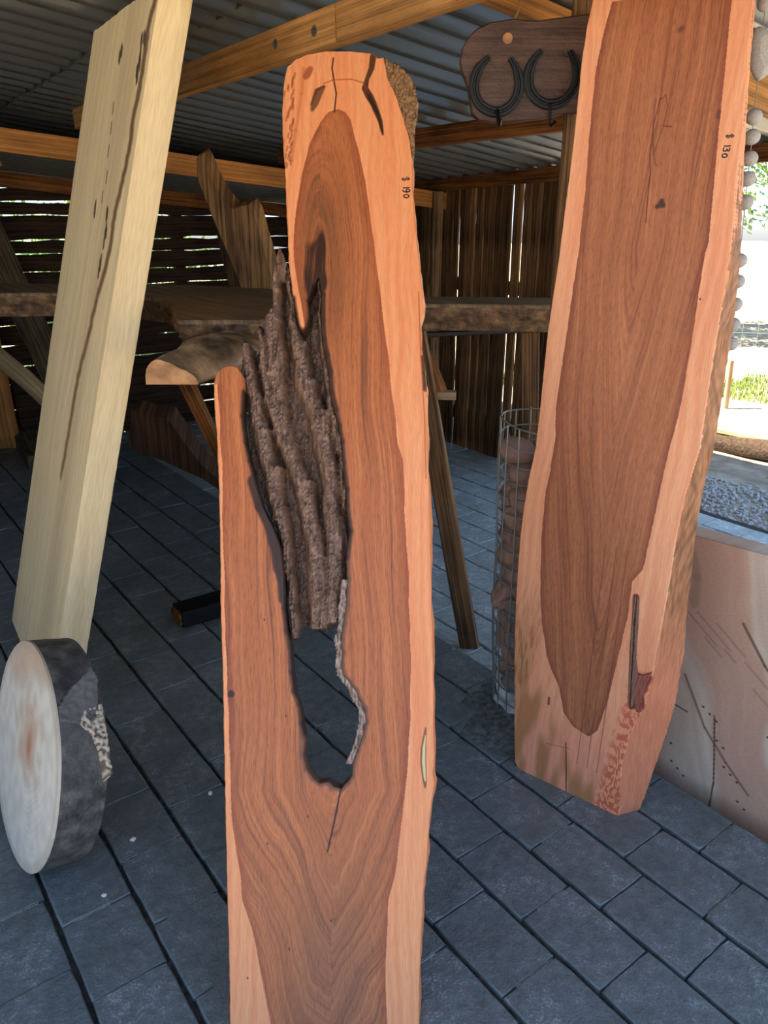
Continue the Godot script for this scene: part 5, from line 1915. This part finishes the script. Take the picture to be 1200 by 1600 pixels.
	sh.stroke([Vector2(0.126, 0.42), Vector2(0.132, 0.39), Vector2(0.140, 0.345)], 0.011, Vector3(0.44, 0.17, 0.13), 0.9, 0.006)
	sh.stroke([Vector2(0.150, 0.43), Vector2(0.140, 0.39)], 0.008, Vector3(0.44, 0.19, 0.14), 0.85, 0.006)
	sh.stroke([Vector2(0.084, 0.62), Vector2(0.092, 0.56), Vector2(0.097, 0.52), Vector2(0.103, 0.46), Vector2(0.112, 0.40), Vector2(0.121, 0.345)], 0.0045, Vector3(0.36, 0.25, 0.2), 0.95, 0.002)
	sh.stroke([Vector2(0.086, 0.60), Vector2(0.091, 0.56), Vector2(0.098, 0.52), Vector2(0.102, 0.47), Vector2(0.110, 0.41), Vector2(0.117, 0.36)], 0.0018, Vector3(0.07, 0.05, 0.05), 1.0, 0.001)
	# drying cracks, knots, pencil scribble
	sh.stroke([Vector2(-0.062, 1.82), Vector2(-0.068, 1.76), Vector2(-0.066, 1.70), Vector2(-0.058, 1.66), Vector2(-0.05, 1.55)], 0.0004, Vector3(0.3, 0.15, 0.12), 0.8)
	sh.stroke([Vector2(-0.072, 1.82), Vector2(-0.070, 1.77), Vector2(-0.061, 1.72), Vector2(-0.052, 1.685), Vector2(-0.046, 1.675)], 0.0007, Vector3(0.36, 0.22, 0.19), 0.6)
	sh.stroke([Vector2(-0.061, 1.815), Vector2(-0.050, 1.825), Vector2(-0.042, 1.80), Vector2(-0.044, 1.76), Vector2(-0.054, 1.715), Vector2(-0.057, 1.70)], 0.0007, Vector3(0.36, 0.22, 0.19), 0.6)
	sh.stroke([Vector2(-0.045, 1.76), Vector2(-0.025, 1.757)], 0.0007, Vector3(0.34, 0.2, 0.17), 0.7)
	sh.stroke([mk[2] + Vector2(-0.008, -0.004), mk[2] + Vector2(0.0, 0.008), mk[2] + Vector2(0.006, -0.002), mk[2] + Vector2(-0.008, -0.004)], 0.002, Vector3(0.27, 0.2, 0.19), 0.8, 0.005)
	sh.spot(mk[3], mk[3] + Vector2(0.004, 0.003), 0.002, Vector3(0.33, 0.23, 0.2), 0.7, 0.006)
	sh.spot(mk[4], mk[4] + Vector2(0.0, 0.012), 0.002, Vector3(0.36, 0.22, 0.19), 0.7, 0.004)
	sh.spot(mk[13], mk[13], 0.0017, Vector3(0.55, 0.12, 0.08), 0.9)
	sh.stroke([mk[14], (mk[14] + mk[15]) * 0.5 + Vector2(0.001, 0), mk[15]], 0.0012, Vector3(0.4, 0.2, 0.15), 0.9)
	for i in 3:
		var xx := -0.02 + 0.03 * i
		sh.stroke([Vector2(xx, 0.75), Vector2(xx + 0.012, 0.45), Vector2(xx + 0.02, 0.1)], 0.0006, Vector3(0.38, 0.2, 0.17), 0.5)
	sh.spot(mk[17], mk[17] + Vector2(0.001, -0.02), 0.002, Vector3(0.45, 0.22, 0.17), 0.8, 0.003)
	sh.stroke([Vector2(-0.10, 0.12), Vector2(-0.03, 0.135)], 0.0007, Vector3(0.6, 0.3, 0.22), 0.6)
	return sh.texture()


func pale_texture() -> ImageTexture:
	var sh := Sheet.new(512, 1024, PALE_LO, PALE_HI)
	for y in sh.h:
		var v := sh.hi.y - (y + 0.5) * (sh.hi.y - sh.lo.y) / sh.h
		for x in sh.w:
			var u := sh.lo.x + (x + 0.5) * (sh.hi.x - sh.lo.x) / sh.w
			var w1 := noise_c.get_noise_2d(u * 3.0 + 7.0, v * 1.2)
			var r1 := noise_c.get_noise_2d(u * 22.0 + w1 * 0.8, v * 0.8)
			var r2 := noise_c.get_noise_2d(u * 70.0 + w1 * 3.0, v * 4.0)
			var f := noise_c.get_noise_2d(u * 260.0, v * 14.0)
			var t := clampf(0.5 + r1 * 0.32 + r2 * 0.2, 0.0, 1.0)
			var c := Vector3(0.88, 0.78, 0.60).lerp(Vector3(0.96, 0.88, 0.71), t) * (1.0 + f * 0.04)
			# greyer heart band beside the crack
			var g := exp(-pow((u - 0.20 - w1 * 0.06) / 0.1, 2.0)) * 0.35
			c = c.lerp(Vector3(0.70, 0.61, 0.48), g)
			put(sh.d, (y * sh.w + x) * 3, c)
	var ck := pairs(PALE_CRACK)
	for i in ck.size() - 1:
		var depth := 1.0 if i < 11 else 0.6
		var k := 6
		var prev := ck[i]
		for j in range(1, k + 1):
			var q := ck[i].lerp(ck[i + 1], float(j) / k) + Vector2(noise_c.get_noise_2d(i * 3.0 + j * 0.7, 5.0) * 0.008, 0)
			sh.spot(prev, q, 0.006 if i < 6 else 0.0035, Vector3(0.30, 0.22, 0.16) if depth > 0.9 else Vector3(0.5, 0.36, 0.24), 0.95, 0.005)
			sh.spot(prev, q, 0.013, Vector3(0.55, 0.43, 0.30), 0.5, 0.012)
			prev = q
	var kn := pairs(PALE_KNOTS)
	for i in kn.size():
		for j in 4:
			var q := kn[i] + Vector2(noise_c.get_noise_2d(i * 7.0, j * 3.0) * 0.02, noise_c.get_noise_2d(i * 5.0, j * 4.0 + 9.0) * 0.03)
			sh.spot(q, q + Vector2(0.004, 0.02), 0.005, Vector3(0.27, 0.22, 0.18), 0.75, 0.006)
	var sd := pairs(PALE_CRACK_SIDE)
	for q in sd:
		sh.spot(q, q + Vector2(0.004, 0.03), 0.003, Vector3(0.36, 0.29, 0.22), 0.8, 0.004)
	return sh.texture()


func disc_texture() -> ImageTexture:
	var sh := Sheet.new(512, 512, Vector2(-0.31, -0.31), Vector2(0.31, 0.31))
	for y in 512:
		var v := sh.hi.y - (y + 0.5) * 0.62 / 512
		for x in 512:
			var u := sh.lo.x + (x + 0.5) * 0.62 / 512
			var w1 := noise_c.get_noise_2d(u * 5.0, v * 5.0)
			var w2 := noise_c.get_noise_2d(u * 16.0, v * 16.0)
			var r := sqrt(pow(u - 0.02, 2.0) * 1.15 + pow(v - 0.05, 2.0)) + w1 * 0.012
			var rings := noise_c.get_noise_2d(r * 130.0, 1.0) * 0.6 + noise_c.get_noise_2d(r * 320.0, 4.0) * 0.4
			var c := Vector3(0.83, 0.80, 0.75) * (1.0 + rings * 0.05 + w2 * 0.05)
			c = c.lerp(Vector3(0.76, 0.62, 0.52), smoothstep(0.16, 0.03, r + w2 * 0.04) * 0.6)
			c = c.lerp(Vector3(0.72, 0.58, 0.47), smoothstep(0.12, 0.26, v + w1 * 0.08) * 0.6)
			c = c.lerp(Vector3(0.70, 0.42, 0.32), exp(-pow((u - 0.03) / 0.022, 2.0) - pow((v - 0.035) / 0.045, 2.0)) * 0.8)
			c = c.lerp(Vector3(0.66, 0.60, 0.53), smoothstep(0.255, 0.275, sqrt(u * u + v * v)) * 0.4)
			put(sh.d, (y * 512 + x) * 3, c)
	return sh.texture()


func wide_board_texture() -> ImageTexture:
	var sh := Sheet.new(512, 512, Vector2(-0.1, 0.0), Vector2(1.3, 0.84))
	for y in 512:
		var v := sh.hi.y - (y + 0.5) * 0.84 / 512
		for x in 512:
			var u := sh.lo.x + (x + 0.5) * 1.4 / 512
			var w1 := noise_c.get_noise_2d(u * 4.0, v * 2.2 + 9.0)
			var w2 := noise_c.get_noise_2d(u * 12.0 + 3.0, v * 7.0)
			var q := u * 0.9 - (0.8 - v) * 0.42 + w1 * 0.05 + w2 * 0.008
			var t := noise_c.get_noise_2d(q * 11.0, 2.0) * 0.6 + noise_c.get_noise_2d(q * 42.0, v * 0.8) * 0.3 + w2 * 0.2
			var c := Vector3(0.76, 0.67, 0.59).lerp(Vector3(0.82, 0.75, 0.67), clampf(0.5 + t, 0.0, 1.0))
			c = c.lerp(Vector3(0.74, 0.50, 0.40), smoothstep(0.05, 0.5, noise_c.get_noise_2d(q * 4.0 + 20.0, v * 0.7)) * 0.4)
			c *= 1.0 + noise_c.get_noise_2d(u * 60.0, v * 200.0) * 0.03
			put(sh.d, (y * 512 + x) * 3, c)
	# saw marks, cracks and worm holes
	for i in 26:
		var p := Vector2(0.05 + 1.1 * fmod(i * 0.618, 1.0), 0.1 + 0.65 * fmod(i * 0.377, 1.0))
		var l := 0.03 + 0.12 * fmod(i * 0.271, 1.0)
		sh.spot(p, p + Vector2(l, -l * 0.62), 0.001, Vector3(0.5, 0.4, 0.33), 0.45, 0.003)
	sh.stroke([Vector2(0.25, 0.40), Vector2(0.34, 0.27), Vector2(0.42, 0.20), Vector2(0.5, 0.14)], 0.002, Vector3(0.42, 0.33, 0.26), 0.7, 0.003)
	sh.stroke([Vector2(0.38, 0.62), Vector2(0.46, 0.53), Vector2(0.55, 0.45)], 0.0022, Vector3(0.36, 0.28, 0.22), 0.8, 0.003)
	sh.stroke([Vector2(0.36, 0.32), Vector2(0.385, 0.2), Vector2(0.40, 0.12), Vector2(0.405, 0.0)], 0.0016, Vector3(0.3, 0.2, 0.15), 0.85)
	sh.stroke([Vector2(0.16, 0.29), Vector2(0.22, 0.295), Vector2(0.28, 0.29)], 0.0016, Vector3(0.3, 0.22, 0.17), 0.85)
	sh.stroke([Vector2(0.20, 0.76), Vector2(0.225, 0.70), Vector2(0.235, 0.62)], 0.008, Vector3(0.56, 0.47, 0.40), 0.4, 0.01)
	for i in 22:
		var p := Vector2(0.12 + 0.4 * fmod(i * 0.618, 1.0), 0.08 + 0.3 * fmod(i * 0.755, 1.0))
		sh.spot(p, p + Vector2(0.002, 0), 0.0022, Vector3(0.14, 0.11, 0.1), 0.9)
	return sh.texture()
